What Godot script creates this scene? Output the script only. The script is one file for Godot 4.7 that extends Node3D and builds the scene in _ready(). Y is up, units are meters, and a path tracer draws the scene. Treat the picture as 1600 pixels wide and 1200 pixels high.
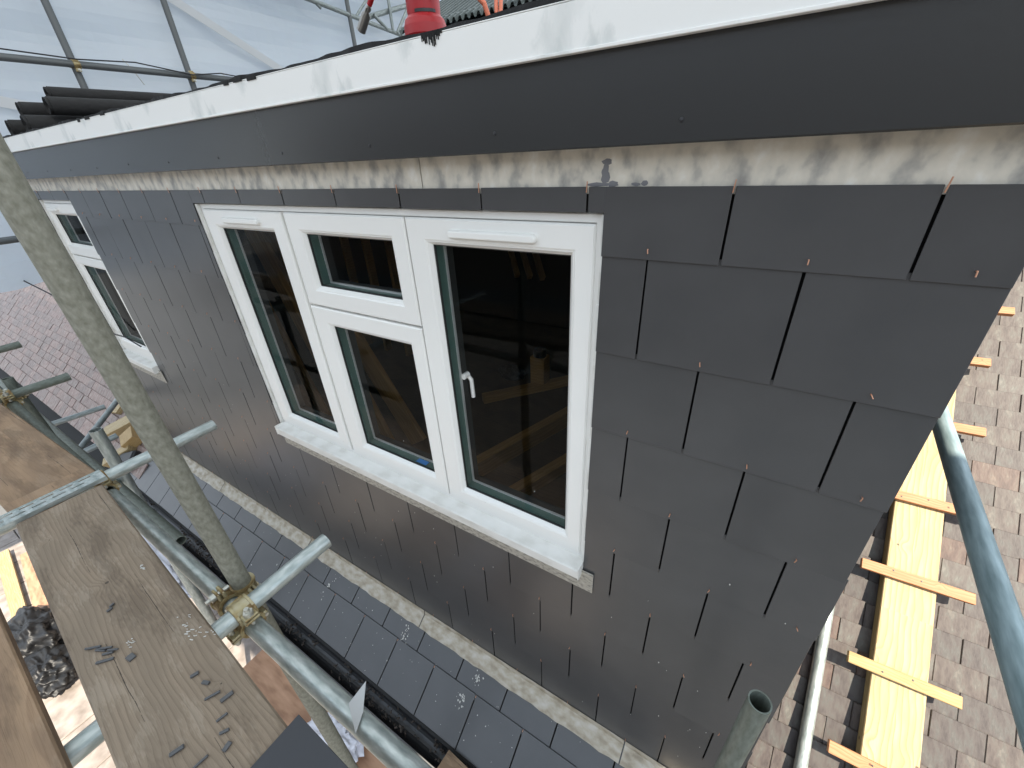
extends Node3D
# World frame: the dormer wall is the plane z = 0, x runs right along it, y is up, the camera stands 1 m in front of it.

const SLATE_W := 0.3115
const GAUGE := 0.2585
const PITCH := 35.0
const EAVE_Y := -2.6

var used := {}
var rng := RandomNumberGenerator.new()
var mats := {}


# ---------------------------------------------------------------- mesh builder
class Mb:
	var v := PackedVector3Array()
	var n := PackedVector3Array()
	var uv := PackedVector2Array()
	var off := Vector2.ZERO

	func tri(a: Vector3, b: Vector3, c: Vector3, out: Vector3, ua: Vector2, ub: Vector2, uc: Vector2, na = null, nb = null, nc = null) -> void:
		var g := (b - a).cross(c - a)
		if g.length_squared() < 1e-16:
			return
		var flip := g.dot(out) < 0.0
		var face := (-g if flip else g).normalized()
		var pa: Vector3 = face if na == null else na
		var pb: Vector3 = face if nb == null else nb
		var pc: Vector3 = face if nc == null else nc
		if flip:
			v.append_array([a, b, c]); n.append_array([pa, pb, pc]); uv.append_array([ua + off, ub + off, uc + off])
		else:
			v.append_array([a, c, b]); n.append_array([pa, pc, pb]); uv.append_array([ua + off, uc + off, ub + off])

	func quad(a: Vector3, b: Vector3, c: Vector3, d: Vector3, out: Vector3, ua: Vector2, ub: Vector2, uc: Vector2, ud: Vector2) -> void:
		tri(a, b, c, out, ua, ub, uc)
		tri(a, c, d, out, ua, uc, ud)

	# planar uv by the main axis of the normal
	func pq(a: Vector3, b: Vector3, c: Vector3, d: Vector3, out: Vector3) -> void:
		var m := out.abs()
		var f := func(p: Vector3) -> Vector2:
			if m.z >= m.x and m.z >= m.y:
				return Vector2(p.x, p.y)
			if m.y >= m.x:
				return Vector2(p.x, p.z)
			return Vector2(p.z, p.y)
		quad(a, b, c, d, out, f.call(a), f.call(b), f.call(c), f.call(d))

	func box(c: Vector3, s: Vector3, bs := Basis.IDENTITY, bev := 0.0) -> void:
		var h := s / 2.0
		var e := minf(bev, minf(h.x, minf(h.y, h.z)) * 0.6)
		var put := func(p: Vector3) -> Vector3: return c + bs * p
		var mapuv := func(ax: int, p: Vector3) -> Vector2:
			if ax == 0: return Vector2(p.z, p.y)
			if ax == 1: return Vector2(p.x, p.z)
			return Vector2(p.x, p.y + h.z)
		for ax in 3:
			var u := (ax + 1) % 3
			var w := (ax + 2) % 3
			for sg in [-1.0, 1.0]:
				var ps := []
				for q in [[-1, -1], [1, -1], [1, 1], [-1, 1]]:
					var p := Vector3.ZERO
					p[ax] = sg * h[ax]; p[u] = q[0] * (h[u] - e); p[w] = q[1] * (h[w] - e)
					ps.append(p)
				var o := Vector3.ZERO
				o[ax] = sg
				quad(put.call(ps[0]), put.call(ps[1]), put.call(ps[2]), put.call(ps[3]), bs * o, mapuv.call(ax, ps[0]), mapuv.call(ax, ps[1]), mapuv.call(ax, ps[2]), mapuv.call(ax, ps[3]))
		if e <= 0.0:
			return
		for ax in 3:
			var u := (ax + 1) % 3
			var w := (ax + 2) % 3
			for su in [-1.0, 1.0]:
				for sw in [-1.0, 1.0]:
					var ps := []
					for q in [[-1, 0], [1, 0], [1, 1], [-1, 1]]:
						var p := Vector3.ZERO
						p[ax] = q[0] * (h[ax] - e)
						p[u] = su * (h[u] - (e if q[1] == 1 else 0.0))
						p[w] = sw * (h[w] - (0.0 if q[1] == 1 else e))
						ps.append(p)
					var o := Vector3.ZERO
					o[u] = su; o[w] = sw
					quad(put.call(ps[0]), put.call(ps[1]), put.call(ps[2]), put.call(ps[3]), bs * o, mapuv.call(u, ps[0]), mapuv.call(u, ps[1]), mapuv.call(u, ps[2]), mapuv.call(u, ps[3]))
		for sx in [-1.0, 1.0]:
			for sy in [-1.0, 1.0]:
				for sz in [-1.0, 1.0]:
					var a := Vector3(sx * h.x, sy * (h.y - e), sz * (h.z - e))
					var b := Vector3(sx * (h.x - e), sy * h.y, sz * (h.z - e))
					var d := Vector3(sx * (h.x - e), sy * (h.y - e), sz * h.z)
					tri(put.call(a), put.call(b), put.call(d), bs * Vector3(sx, sy, sz), mapuv.call(0, a), mapuv.call(0, b), mapuv.call(0, d))

	func rbox(x0: float, y0: float, x1: float, y1: float, z0: float, z1: float, bev := 0.0) -> void:
		box(Vector3((x0 + x1) / 2, (y0 + y1) / 2, (z0 + z1) / 2), Vector3(absf(x1 - x0), absf(y1 - y0), absf(z1 - z0)), Basis.IDENTITY, bev)

	# a bar of rectangular section from p0 to p1, wide across «side», thick along the third axis
	func bar(p0: Vector3, p1: Vector3, wide: float, thick: float, up := Vector3.UP, bev := 0.002) -> void:
		var x := (p1 - p0).normalized()
		var z := x.cross(up).normalized()
		var y := z.cross(x)
		box((p0 + p1) / 2, Vector3(p0.distance_to(p1), thick, wide), Basis(x, y, z), bev)

	func frame_of(d: Vector3) -> Array:
		var a := Vector3.UP if absf(d.y) < 0.9 else Vector3.RIGHT
		var x := d.cross(a).normalized()
		return [x, d.cross(x)]

	func tube(p0: Vector3, p1: Vector3, r: float, seg := 24, hollow := true, r1 := -1.0) -> void:
		var rb := r if r1 < 0.0 else r1
		var d := (p1 - p0).normalized()
		var fr := frame_of(d)
		var ln := p0.distance_to(p1)
		for k in seg:
			var a0 := TAU * k / seg
			var a1 := TAU * (k + 1) / seg
			var d0: Vector3 = fr[0] * cos(a0) + fr[1] * sin(a0)
			var d1: Vector3 = fr[0] * cos(a1) + fr[1] * sin(a1)
			var w0 := a0 * r
			var w1 := a1 * r
			tri(p0 + d0 * r, p0 + d1 * r, p1 + d1 * rb, d0 + d1, Vector2(0, w0), Vector2(0, w1), Vector2(ln, w1), d0, d1, d1)
			tri(p0 + d0 * r, p1 + d1 * rb, p1 + d0 * rb, d0 + d1, Vector2(0, w0), Vector2(ln, w1), Vector2(ln, w0), d0, d1, d0)
			for e in [[p0, -d, r], [p1, d, rb]]:
				var q: Vector3 = e[0]
				var o: Vector3 = e[1]
				var rr: float = e[2]
				if hollow:
					var ri := rr * 0.86
					var deep := q - o * minf(0.12, ln * 0.45)
					quad(q + d0 * rr, q + d1 * rr, q + d1 * ri, q + d0 * ri, o, d0_uv(d0, rr), d0_uv(d1, rr), d0_uv(d1, ri), d0_uv(d0, ri))
					tri(q + d0 * ri, q + d1 * ri, deep + d1 * ri, -d0 - d1, Vector2(0, w0), Vector2(0, w1), Vector2(0.12, w1), -d0, -d1, -d1)
					tri(q + d0 * ri, deep + d1 * ri, deep + d0 * ri, -d0 - d1, Vector2(0, w0), Vector2(0.12, w1), Vector2(0.12, w0), -d0, -d1, -d0)
					tri(deep, deep + d0 * ri, deep + d1 * ri, o, Vector2.ZERO, d0_uv(d0, ri), d0_uv(d1, ri))
				else:
					tri(q, q + d0 * rr, q + d1 * rr, o, Vector2.ZERO, d0_uv(d0, rr), d0_uv(d1, rr))

	func d0_uv(d: Vector3, r: float) -> Vector2:
		return Vector2(d.x + d.z * 0.3, d.y + d.z * 0.6) * r

	func path(pts: Array, r: float, seg := 8) -> void:
		for i in pts.size() - 1:
			var d: Vector3 = (pts[i + 1] - pts[i]).normalized()
			tube(pts[i], pts[i + 1] + d * r * 0.3, r, seg, false)

	# closed band of rectangular section round an axis
	func band(c: Vector3, axis: Vector3, r0: float, r1: float, wide: float, a_from := 0.0, a_to := TAU, seg := 20) -> void:
		var fr := frame_of(axis)
		var h := axis * wide / 2
		for k in seg:
			var a0 := lerpf(a_from, a_to, float(k) / seg)
			var a1 := lerpf(a_from, a_to, float(k + 1) / seg)
			var d0: Vector3 = fr[0] * cos(a0) + fr[1] * sin(a0)
			var d1: Vector3 = fr[0] * cos(a1) + fr[1] * sin(a1)
			pq(c + d0 * r1 - h, c + d1 * r1 - h, c + d1 * r1 + h, c + d0 * r1 + h, d0 + d1)
			pq(c + d0 * r0 - h, c + d1 * r0 - h, c + d1 * r0 + h, c + d0 * r0 + h, -d0 - d1)
			pq(c + d0 * r0 + h, c + d1 * r0 + h, c + d1 * r1 + h, c + d0 * r1 + h, axis)
			pq(c + d0 * r0 - h, c + d1 * r0 - h, c + d1 * r1 - h, c + d0 * r1 - h, -axis)

	# profile of Vector2(radius, height) turned about the y axis at c
	func lathe(c: Vector3, prof: Array, seg := 28, bs := Basis.IDENTITY) -> void:
		for i in prof.size() - 1:
			var p: Vector2 = prof[i]
			var q: Vector2 = prof[i + 1]
			var nn := Vector2(q.y - p.y, p.x - q.x).normalized()
			for k in seg:
				var a0 := TAU * k / seg
				var a1 := TAU * (k + 1) / seg
				var d0 := Vector3(cos(a0), 0, sin(a0))
				var d1 := Vector3(cos(a1), 0, sin(a1))
				var m0 := bs * (d0 * nn.x + Vector3.UP * nn.y)
				var m1 := bs * (d1 * nn.x + Vector3.UP * nn.y)
				var A := c + bs * (d0 * p.x + Vector3.UP * p.y)
				var B := c + bs * (d1 * p.x + Vector3.UP * p.y)
				var C := c + bs * (d1 * q.x + Vector3.UP * q.y)
				var D := c + bs * (d0 * q.x + Vector3.UP * q.y)
				tri(A, B, C, m0, Vector2(a0 * 0.1, p.y), Vector2(a1 * 0.1, p.y), Vector2(a1 * 0.1, q.y), m0, m1, m1)
				tri(A, C, D, m0, Vector2(a0 * 0.1, p.y), Vector2(a1 * 0.1, q.y), Vector2(a0 * 0.1, q.y), m0, m1, m0)

	# mitred ring: profile points [which (0 outer rect, 1 inner rect), inset from outer or outset from inner, z]
	func ring(o: Array, i: Array, prof: Array) -> void:
		var rects := []
		for p in prof:
			var r: Array = o if p[0] == 0 else i
			var k: float = p[1] if p[0] == 0 else -p[1]
			rects.append([r[0] + k, r[1] + k, r[2] - k, r[3] - k, p[2]])
		var mid := Vector3((o[0] + o[2]) / 2, (o[1] + o[3]) / 2, 0)
		for j in rects.size() - 1:
			var a: Array = rects[j]
			var b: Array = rects[j + 1]
			var ca := [Vector3(a[0], a[1], a[4]), Vector3(a[2], a[1], a[4]), Vector3(a[2], a[3], a[4]), Vector3(a[0], a[3], a[4])]
			var cb := [Vector3(b[0], b[1], b[4]), Vector3(b[2], b[1], b[4]), Vector3(b[2], b[3], b[4]), Vector3(b[0], b[3], b[4])]
			for s in 4:
				var t := (s + 1) % 4
				var g: Vector3 = (ca[t] - ca[s]).cross(cb[t] - ca[s])
				if g.length_squared() < 1e-18:
					continue
				# outward: the profile is walked from the back of the outer face, over the front, to the back of the inner face
				var along: Vector3 = (cb[s] + cb[t] - ca[s] - ca[t])
				var side: Vector3 = (ca[t] - ca[s])
				var out := side.cross(along) * -1.0
				pq(ca[s], ca[t], cb[t], cb[s], -out)

	func mesh() -> ArrayMesh:
		var a := []
		a.resize(Mesh.ARRAY_MAX)
		a[Mesh.ARRAY_VERTEX] = v
		a[Mesh.ARRAY_NORMAL] = n
		a[Mesh.ARRAY_TEX_UV] = uv
		var m := ArrayMesh.new()
		m.add_surface_from_arrays(Mesh.PRIMITIVE_TRIANGLES, a)
		return m


# ---------------------------------------------------------------- scene helpers
func numbered(called: String) -> String:
	var k: int = used.get(called, 0)
	used[called] = k + 1
	return called if k == 0 else "%s_%03d" % [called, k]


func tag(o: Node3D, label: String, category: String, group := "", kind := "") -> Node3D:
	if label: o.set_meta("label", label)
	if category: o.set_meta("category", category)
	if group: o.set_meta("group", group)
	if kind: o.set_meta("kind", kind)
	return o


func thing(called: String, label: String, category: String, at := Vector3.ZERO, group := "") -> Node3D:
	var o := Node3D.new()
	o.name = numbered(called)
	add_child(o)
	o.position = at
	tag(o, label, category, group)
	return o


func world_of(o: Node3D) -> Transform3D:
	var t := o.transform
	var p := o.get_parent()
	while p != self and p is Node3D:
		t = p.transform * t
		p = p.get_parent()
	return t


# a part whose mesh was built in world coordinates
func part(b: Mb, called: String, m: Material, parent: Node3D, kind := "") -> MeshInstance3D:
	var o := inst(b.mesh(), called, m, parent, world_of(parent).affine_inverse())
	if kind: o.set_meta("kind", kind)
	return o


func inst(mesh: Mesh, called: String, m: Material, parent: Node3D, t := Transform3D.IDENTITY) -> MeshInstance3D:
	var o := MeshInstance3D.new()
	o.name = called
	o.mesh = mesh
	o.material_override = m
	o.transform = t
	parent.add_child(o, true)
	return o


# a thing that is one mesh, built in world coordinates
func solo(b: Mb, called: String, m: Material, label: String, category: String, group := "", kind := "") -> MeshInstance3D:
	var c := Vector3.ZERO
	var lo := b.v[0]
	var hi := b.v[0]
	for p in b.v:
		lo = lo.min(p); hi = hi.max(p)
	c = Vector3((lo.x + hi.x) / 2, lo.y, (lo.z + hi.z) / 2)
	for i in b.v.size():
		b.v[i] -= c
	var o := MeshInstance3D.new()
	o.name = numbered(called)
	o.mesh = b.mesh()
	o.material_override = m
	o.position = c
	add_child(o)
	tag(o, label, category, group, kind)
	return o


# ---------------------------------------------------------------- materials
func lin(r: float, g: float, b: float) -> Color:
	return Color(r, g, b).linear_to_srgb()


func noise_tex(sd: int, freq: float, oct: int, stops: Array, size := 512, w := 0, kind := FastNoiseLite.TYPE_SIMPLEX_SMOOTH, warp := 0.0) -> NoiseTexture2D:
	var f := FastNoiseLite.new()
	f.seed = sd
	f.frequency = freq
	f.noise_type = kind
	f.fractal_octaves = oct
	if warp > 0.0:
		f.domain_warp_enabled = true
		f.domain_warp_amplitude = warp
		f.domain_warp_frequency = freq * 1.3
	var t := NoiseTexture2D.new()
	t.width = w if w else size
	t.height = size
	t.seamless = true
	t.noise = f
	if stops.size():
		var g := Gradient.new()
		var offs := PackedFloat32Array()
		var cols := PackedColorArray()
		for s in stops:
			offs.append(s[0]); cols.append(s[1])
		g.offsets = offs
		g.colors = cols
		t.color_ramp = g
	return t


func mat(called: String, c: Color, rough := 0.6, metal := 0.0) -> StandardMaterial3D:
	var m := StandardMaterial3D.new()
	m.resource_name = called
	m.albedo_color = c
	m.roughness = rough
	m.metallic = metal
	return m


func with_tex(m: StandardMaterial3D, t: Texture2D, sc: Vector3) -> StandardMaterial3D:
	m.albedo_texture = t
	m.uv1_scale = sc
	return m


func with_relief(m: StandardMaterial3D, t: Texture2D, cm: float) -> StandardMaterial3D:
	m.heightmap_enabled = true
	m.heightmap_texture = t
	m.heightmap_scale = cm
	return m


# plain wood computed pixel by pixel: grain lines that bend round knots, streaks and blotches; returns [albedo, height]
func wood(w: int, h: int, sd: int, early: Color, late: Color, rings: float, knots: Array, streak: float, blotch: Color, blotch_amount: float, warp := 0.10, wear := 0.0) -> Array:
	var low := FastNoiseLite.new()
	low.seed = sd; low.frequency = 1.0; low.fractal_octaves = 3
	var fine := FastNoiseLite.new()
	fine.seed = sd + 7; fine.frequency = 1.0; fine.fractal_octaves = 2
	var data := PackedByteArray()
	data.resize(w * h * 3)
	var hd := PackedByteArray()
	hd.resize(w * h)
	var at := 0
	for y in h:
		var v := float(y) / h
		for x in w:
			var u := float(x) / w
			var d := v + warp * low.get_noise_2d(u * 2.6, v * 0.9) + 0.012 * low.get_noise_2d(u * 11.0, v * 5.0 + 40.0)
			var dark := 0.0
			for k in knots:
				var dx: float = (u - k[0]) * k[3]
				var dy: float = v - k[1]
				var rr := dx * dx + dy * dy
				var q: float = exp(-rr / (k[2] * k[2] * 5.0))
				d += dy * q * 1.4 + q * 0.06
				dark = maxf(dark, 1.0 - smoothstep(k[2] * 0.25, k[2] * 0.5, sqrt(rr)))
			var t := d * rings
			var f := t - floorf(t)
			var line := pow(f, 2.2) * (1.0 - smoothstep(0.9, 1.0, f))
			var st := fine.get_noise_2d(u * 14.0, v * 190.0)
			var bl := clampf(0.5 + low.get_noise_2d(u * 5.0 + 70.0, v * 3.0) * 1.3, 0.0, 1.0)
			var c := early.lerp(late, clampf(line + st * streak, 0.0, 1.0))
			c = c.lerp(blotch, bl * blotch_amount)
			c = c.lerp(late * 0.5, dark * 0.8)
			if wear > 0.0:
				var sc := low.get_noise_2d(u * 9.0 + 30.0, v * 3.0 + 9.0) + 0.35 * fine.get_noise_2d(u * 60.0, v * 60.0)
				c = c.lerp(Color(0.80, 0.77, 0.72), clampf((sc - 0.18) * 1.2, 0.0, 0.35) * wear * (0.6 + 0.4 * st))
				var mud := low.get_noise_2d(u * 3.2 - 50.0, v * 1.6 - 20.0) + 0.25 * fine.get_noise_2d(u * 40.0 + 9.0, v * 30.0)
				c = c.lerp(Color(0.33, 0.28, 0.23), clampf((mud - 0.05) * 0.9, 0.0, 0.32) * wear)
				for q in 6:
					var v0 := 0.12 + 0.15 * q + 0.012 * low.get_noise_2d(u * 6.0 + q * 9.0, 3.0)
					var u0 := fposmod(0.37 * q + 0.1, 1.0)
					if absf(u - u0) < 0.10 and absf(v - v0) < 0.0035 * (1.0 - absf(u - u0) / 0.10):
						c = c.lerp(Color(0.16, 0.13, 0.11), 0.75 * wear)
						line = 1.4
			data[at * 3] = int(clampf(c.r, 0, 1) * 255.0)
			data[at * 3 + 1] = int(clampf(c.g, 0, 1) * 255.0)
			data[at * 3 + 2] = int(clampf(c.b, 0, 1) * 255.0)
			hd[at] = int(clampf(0.65 - line * 0.5 + st * 0.25 - dark * 0.2, 0, 1) * 255.0)
			at += 1
	return [ImageTexture.create_from_image(Image.create_from_data(w, h, false, Image.FORMAT_RGB8, data)), ImageTexture.create_from_image(Image.create_from_data(w, h, false, Image.FORMAT_L8, hd))]


func make_materials() -> void:
	var w := Color.WHITE
	# fibre-cement slates: four near-identical dark greys with a faint bloom
	var bloom := noise_tex(3, 0.006, 5, [[0.0, Color(0.93, 0.935, 0.94)], [0.45, Color(0.965, 0.965, 0.965)], [1.0, Color(1, 1, 1)]], 512)
	var slate_relief := noise_tex(4, 0.12, 3, [], 512)
	for k in 4:
		var g: float = [0.068, 0.0705, 0.0662, 0.069][k]
		var m := with_tex(mat("slate", lin(g, g * 1.0, g * 1.02), [0.31, 0.32, 0.305, 0.315][k]), bloom, Vector3(1.3, 1.3, 1))
		m.uv1_offset = Vector3(k * 0.27, k * 0.41, 0)
		mats["slate%d" % k] = with_relief(m, slate_relief, 0.012)
	mats.slate_edge = mat("slate offcut", lin(0.035, 0.036, 0.04), 0.7)
	mats.felt = mat("black felt", lin(0.012, 0.012, 0.012), 0.95)
	var felt_n := noise_tex(9, 0.09, 4, [], 256)
	mats.felt_roll = with_relief(mat("roofing felt", lin(0.008, 0.008, 0.0085), 0.85), felt_n, 0.3)
	mats.fascia = with_relief(mat("anthracite fascia", lin(0.030, 0.0312, 0.0318), 0.27), slate_relief, 0.01)
	mats.trim = with_tex(mat("white roof trim", lin(0.82, 0.815, 0.785), 0.32, 0.0), noise_tex(12, 0.008, 4, [[0.0, Color(0.72, 0.74, 0.75)], [0.34, Color(0.90, 0.91, 0.91)], [0.5, Color(1, 1, 1)], [1.0, Color(1, 1, 1)]], 256, 0, FastNoiseLite.TYPE_SIMPLEX_SMOOTH, 40.0), Vector3(1.4, 0.9, 1))
	mats.upvc = mat("white pvc", lin(0.82, 0.812, 0.775), 0.28)
	mats.upvc_dirty = with_tex(mat("dusty white pvc", lin(0.79, 0.782, 0.75), 0.4), noise_tex(15, 0.02, 5, [[0.0, Color(0.90, 0.895, 0.88)], [0.5, Color(0.97, 0.97, 0.965)], [1.0, w]], 256), Vector3(1.2, 2, 1))
	mats.gasket = mat("rubber gasket", lin(0.012, 0.014, 0.013), 0.6)
	mats.spacer = mat("green glazing reveal", lin(0.055, 0.105, 0.09), 0.35)
	mats.silver = mat("glazing spacer bar", lin(0.62, 0.63, 0.62), 0.35, 0.6)
	mats.blue_tape = mat("blue tape", lin(0.02, 0.16, 0.42), 0.5)
	var gl := mat("window glass", Color(0.10, 0.13, 0.12, 0.04), 0.02)
	gl.transparency = BaseMaterial3D.TRANSPARENCY_ALPHA
	gl.metallic_specular = 0.22
	mats.glass = gl
	# lead: stained, oxidised patches
	var lead_t := noise_tex(21, 0.010, 7, [[0.0, Color(0.60, 0.595, 0.59)], [0.30, Color(0.77, 0.755, 0.73)], [0.48, Color(0.88, 0.86, 0.82)], [0.68, Color(0.92, 0.895, 0.85)], [1.0, Color(0.99, 0.985, 0.97)]], 1024)
	mats.lead = with_relief(with_tex(mat("stained lead", lin(0.84, 0.83, 0.79), 0.46, 0.1), lead_t, Vector3(1.3, 0.9, 1)), noise_tex(22, 0.012, 3, [], 512), 0.03)
	mats.lead_flash = with_tex(mat("dull lead flashing", lin(0.50, 0.475, 0.43), 0.55, 0.1), noise_tex(25, 0.014, 5, [[0.0, Color(0.70, 0.66, 0.60)], [0.4, Color(0.86, 0.83, 0.77)], [0.65, Color(0.93, 0.91, 0.87)], [1.0, w]], 512), Vector3(1.5, 2.4, 1))
	mats.lead_patch = mat("bare lead patch", lin(0.20, 0.20, 0.21), 0.5, 0.3)
	mats.lead_sill = with_relief(with_tex(mat("grey lead", lin(0.55, 0.55, 0.53), 0.55, 0.2), lead_t, Vector3(3, 6, 1)), noise_tex(22, 0.02, 4, [], 512), 0.05)
	mats.copper = mat("copper", lin(0.66, 0.36, 0.24), 0.4, 0.7)
	mats.screw = mat("dark screw", lin(0.02, 0.02, 0.022), 0.4)
	# galvanised tubes
	var galv_t := noise_tex(31, 0.018, 5, [[0.0, Color(0.70, 0.73, 0.72)], [0.4, Color(0.82, 0.84, 0.83)], [0.7, Color(0.90, 0.91, 0.90)], [1.0, Color(0.98, 0.985, 0.98)]], 512)
	var galv_r := noise_tex(32, 0.03, 4, [[0.0, Color(0.62, 0.62, 0.62)], [1.0, Color(1, 1, 1)]], 512)
	var gv := with_tex(mat("galvanised steel", lin(0.58, 0.61, 0.60), 0.48, 0.6), galv_t, Vector3(1.6, 5.0, 1))
	gv.roughness_texture = galv_r
	mats.galv = with_relief(gv, noise_tex(34, 0.05, 4, [], 256), 0.05)
	var dull := with_tex(mat("weathered galvanised steel", lin(0.295, 0.285, 0.245), 0.7, 0.1), noise_tex(33, 0.02, 6, [[0.0, Color(0.74, 0.745, 0.70)], [0.35, Color(0.85, 0.85, 0.81)], [0.6, Color(0.90, 0.90, 0.87)], [0.85, Color(0.97, 0.97, 0.945)], [1.0, Color(0.86, 0.845, 0.77)]], 512, 0, FastNoiseLite.TYPE_SIMPLEX_SMOOTH, 12.0), Vector3(4.0, 6.6, 1))
	mats.galv_dull = with_relief(dull, noise_tex(35, 0.06, 4, [], 256), 0.10)
	mats.galv_dark = with_tex(mat("dirty steel tube", lin(0.19, 0.215, 0.20), 0.6, 0.3), dull.albedo_texture, Vector3(2.1, 6.6, 1))
	mats.tube_grey = with_tex(mat("grey steel tube", lin(0.34, 0.37, 0.38), 0.5, 0.5), galv_t, Vector3(1.0, 3.0, 1))
	mats.tube_dark = mat("dark scaffold tube", lin(0.115, 0.125, 0.13), 0.55, 0.3)
	mats.tube_blue = with_tex(mat("blue grey tube", lin(0.34, 0.43, 0.46), 0.45, 0.2), galv_t, Vector3(1.0, 6.6, 1))
	var clip := with_tex(mat("rusty yellow coupler steel", lin(0.42, 0.37, 0.25), 0.5, 0.5), noise_tex(36, 0.012, 4, [[0.0, Color(0.55, 0.42, 0.30)], [0.4, Color(0.80, 0.73, 0.60)], [0.7, Color(0.95, 0.93, 0.85)], [1.0, w]], 256), Vector3(5, 5, 1))
	mats.coupler = with_relief(clip, noise_tex(37, 0.04, 3, [], 256), 0.03)
	mats.bolt = mat("zinc bolt", lin(0.50, 0.49, 0.43), 0.4, 0.7)
	# wood
	var old := wood(1600, 384, 5, Color(0.62, 0.56, 0.49), Color(0.515, 0.46, 0.40), 20.0, [[0.36, 0.50, 0.05, 7.0], [0.70, 0.2, 0.02, 7.0], [0.14, 0.75, 0.02, 7.0]], 0.42, Color(0.54, 0.49, 0.43), 0.5, 0.11, 1.0)
	var bd := with_tex(mat("weathered scaffold board", lin(0.68, 0.645, 0.60), 0.86), old[0], Vector3(0.62, 4.2, 1))
	mats.board = with_relief(bd, old[1], 0.10)
	var bd2 := with_tex(mat("brown scaffold board", lin(0.62, 0.545, 0.47), 0.86), wood(1024, 256, 23, Color(0.72, 0.63, 0.53), Color(0.62, 0.53, 0.44), 4.0, [], 0.22, Color(0.56, 0.49, 0.42), 0.6, 0.3, 0.8)[0], Vector3(0.5, 3.9, 1))
	mats.board_smooth = with_relief(bd2, old[1], 0.08)
	var new_w := wood(1024, 256, 11, Color(0.93, 0.86, 0.69), Color(0.77, 0.66, 0.45), 9.0, [[0.22, 0.70, 0.07, 8.0], [0.60, 0.42, 0.10, 8.0], [0.86, 0.52, 0.05, 8.0]], 0.16, Color(0.80, 0.70, 0.50), 0.45)
	mats.timber = with_relief(with_tex(mat("new pale timber", lin(0.50, 0.475, 0.45), 0.6), new_w[0], Vector3(0.72, 5.0, 1)), new_w[1], 0.06)
	mats.batten = with_tex(mat("orange treated batten", lin(0.54, 0.31, 0.25), 0.62), new_w[0], Vector3(1.1, 8.0, 1))
	mats.batten_pale = with_tex(mat("pale batten", lin(0.50, 0.42, 0.32), 0.62), new_w[0], Vector3(1.1, 9.0, 1))
	mats.plywood = with_tex(mat("brown plywood", lin(0.50, 0.30, 0.19), 0.75), noise_tex(46, 0.01, 5, [[0.0, Color(0.72, 0.68, 0.66)], [0.5, Color(0.9, 0.88, 0.86)], [1.0, w]], 256), Vector3(1.2, 5, 1))
	mats.inside_wood = with_tex(mat("roof timber", lin(0.45, 0.31, 0.15), 0.7), new_w[0], Vector3(0.5, 3, 1))
	mats.inside_dark = mat("dark lining", lin(0.03, 0.027, 0.024), 0.9)
	mats.inside_floor = with_tex(mat("dusty floor boards", lin(0.20, 0.15, 0.10), 0.85), old[0], Vector3(0.5, 1.2, 1))
	# clay tiles; last three tones lightened in place of light on the far slope
	var lichen := noise_tex(51, 0.008, 6, [[0.0, Color(0.62, 0.57, 0.56)], [0.32, Color(0.76, 0.71, 0.69)], [0.55, Color(0.84, 0.80, 0.77)], [0.72, Color(0.82, 0.82, 0.79)], [0.88, Color(0.97, 0.96, 0.92)], [1.0, Color(0.90, 0.84, 0.74)]], 1024, 0, FastNoiseLite.TYPE_SIMPLEX_SMOOTH, 30.0)
	var tile_rel := noise_tex(52, 0.05, 5, [], 512)
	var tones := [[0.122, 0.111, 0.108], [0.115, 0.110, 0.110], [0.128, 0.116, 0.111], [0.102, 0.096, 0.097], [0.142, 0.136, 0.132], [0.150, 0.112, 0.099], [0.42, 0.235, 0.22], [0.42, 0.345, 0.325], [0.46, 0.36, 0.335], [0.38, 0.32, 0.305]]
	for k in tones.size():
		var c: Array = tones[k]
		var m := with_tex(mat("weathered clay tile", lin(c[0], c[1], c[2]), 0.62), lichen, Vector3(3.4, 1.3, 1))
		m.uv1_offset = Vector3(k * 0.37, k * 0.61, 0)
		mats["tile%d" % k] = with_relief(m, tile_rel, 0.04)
	# sheets
	var sheet := with_tex(mat("white translucent sheeting", lin(0.55, 0.60, 0.65), 0.6), noise_tex(61, 0.004, 4, [[0.0, Color(0.95, 0.96, 0.97)], [0.5, Color(0.98, 0.985, 0.99)], [1.0, w]], 256), Vector3(0.25, 0.25, 1))
	sheet.backlight_enabled = true
	sheet.backlight = Color(1.0, 1.0, 1.0)
	mats.sheet = sheet
	var thin_sheet: StandardMaterial3D = sheet.duplicate()
	thin_sheet.albedo_color = Color(thin_sheet.albedo_color, 0.93)
	thin_sheet.transparency = BaseMaterial3D.TRANSPARENCY_ALPHA
	mats.thin_sheet = thin_sheet
	var band_m := mat("reinforced hem", lin(0.55, 0.57, 0.59), 0.6)
	band_m.backlight_enabled = true
	band_m.backlight = Color(0.6, 0.62, 0.64)
	mats.hem = band_m
	mats.corrugated = with_tex(mat("grey green corrugated steel", lin(0.10, 0.12, 0.12), 0.5, 0.3), galv_t, Vector3(0.8, 0.8, 1))
	mats.red = mat("red plastic", lin(0.33, 0.006, 0.010), 0.5)
	mats.red_deep = mat("glossy red plastic base", lin(0.35, 0.004, 0.007), 0.42)
	mats.black = mat("black plastic", lin(0.012, 0.012, 0.013), 0.4)
	mats.orange = mat("orange rubber hose", lin(0.62, 0.17, 0.09), 0.5)
	mats.chrome = mat("burner steel", lin(0.34, 0.33, 0.31), 0.35, 0.8)
	mats.cable = mat("black cable", lin(0.012, 0.012, 0.016), 0.5)
	mats.bag = mat("black bin bag", lin(0.008, 0.0083, 0.0095), 0.5)
	mats.cloth = mat("white dust sheet", lin(0.72, 0.71, 0.76), 0.85)
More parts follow.
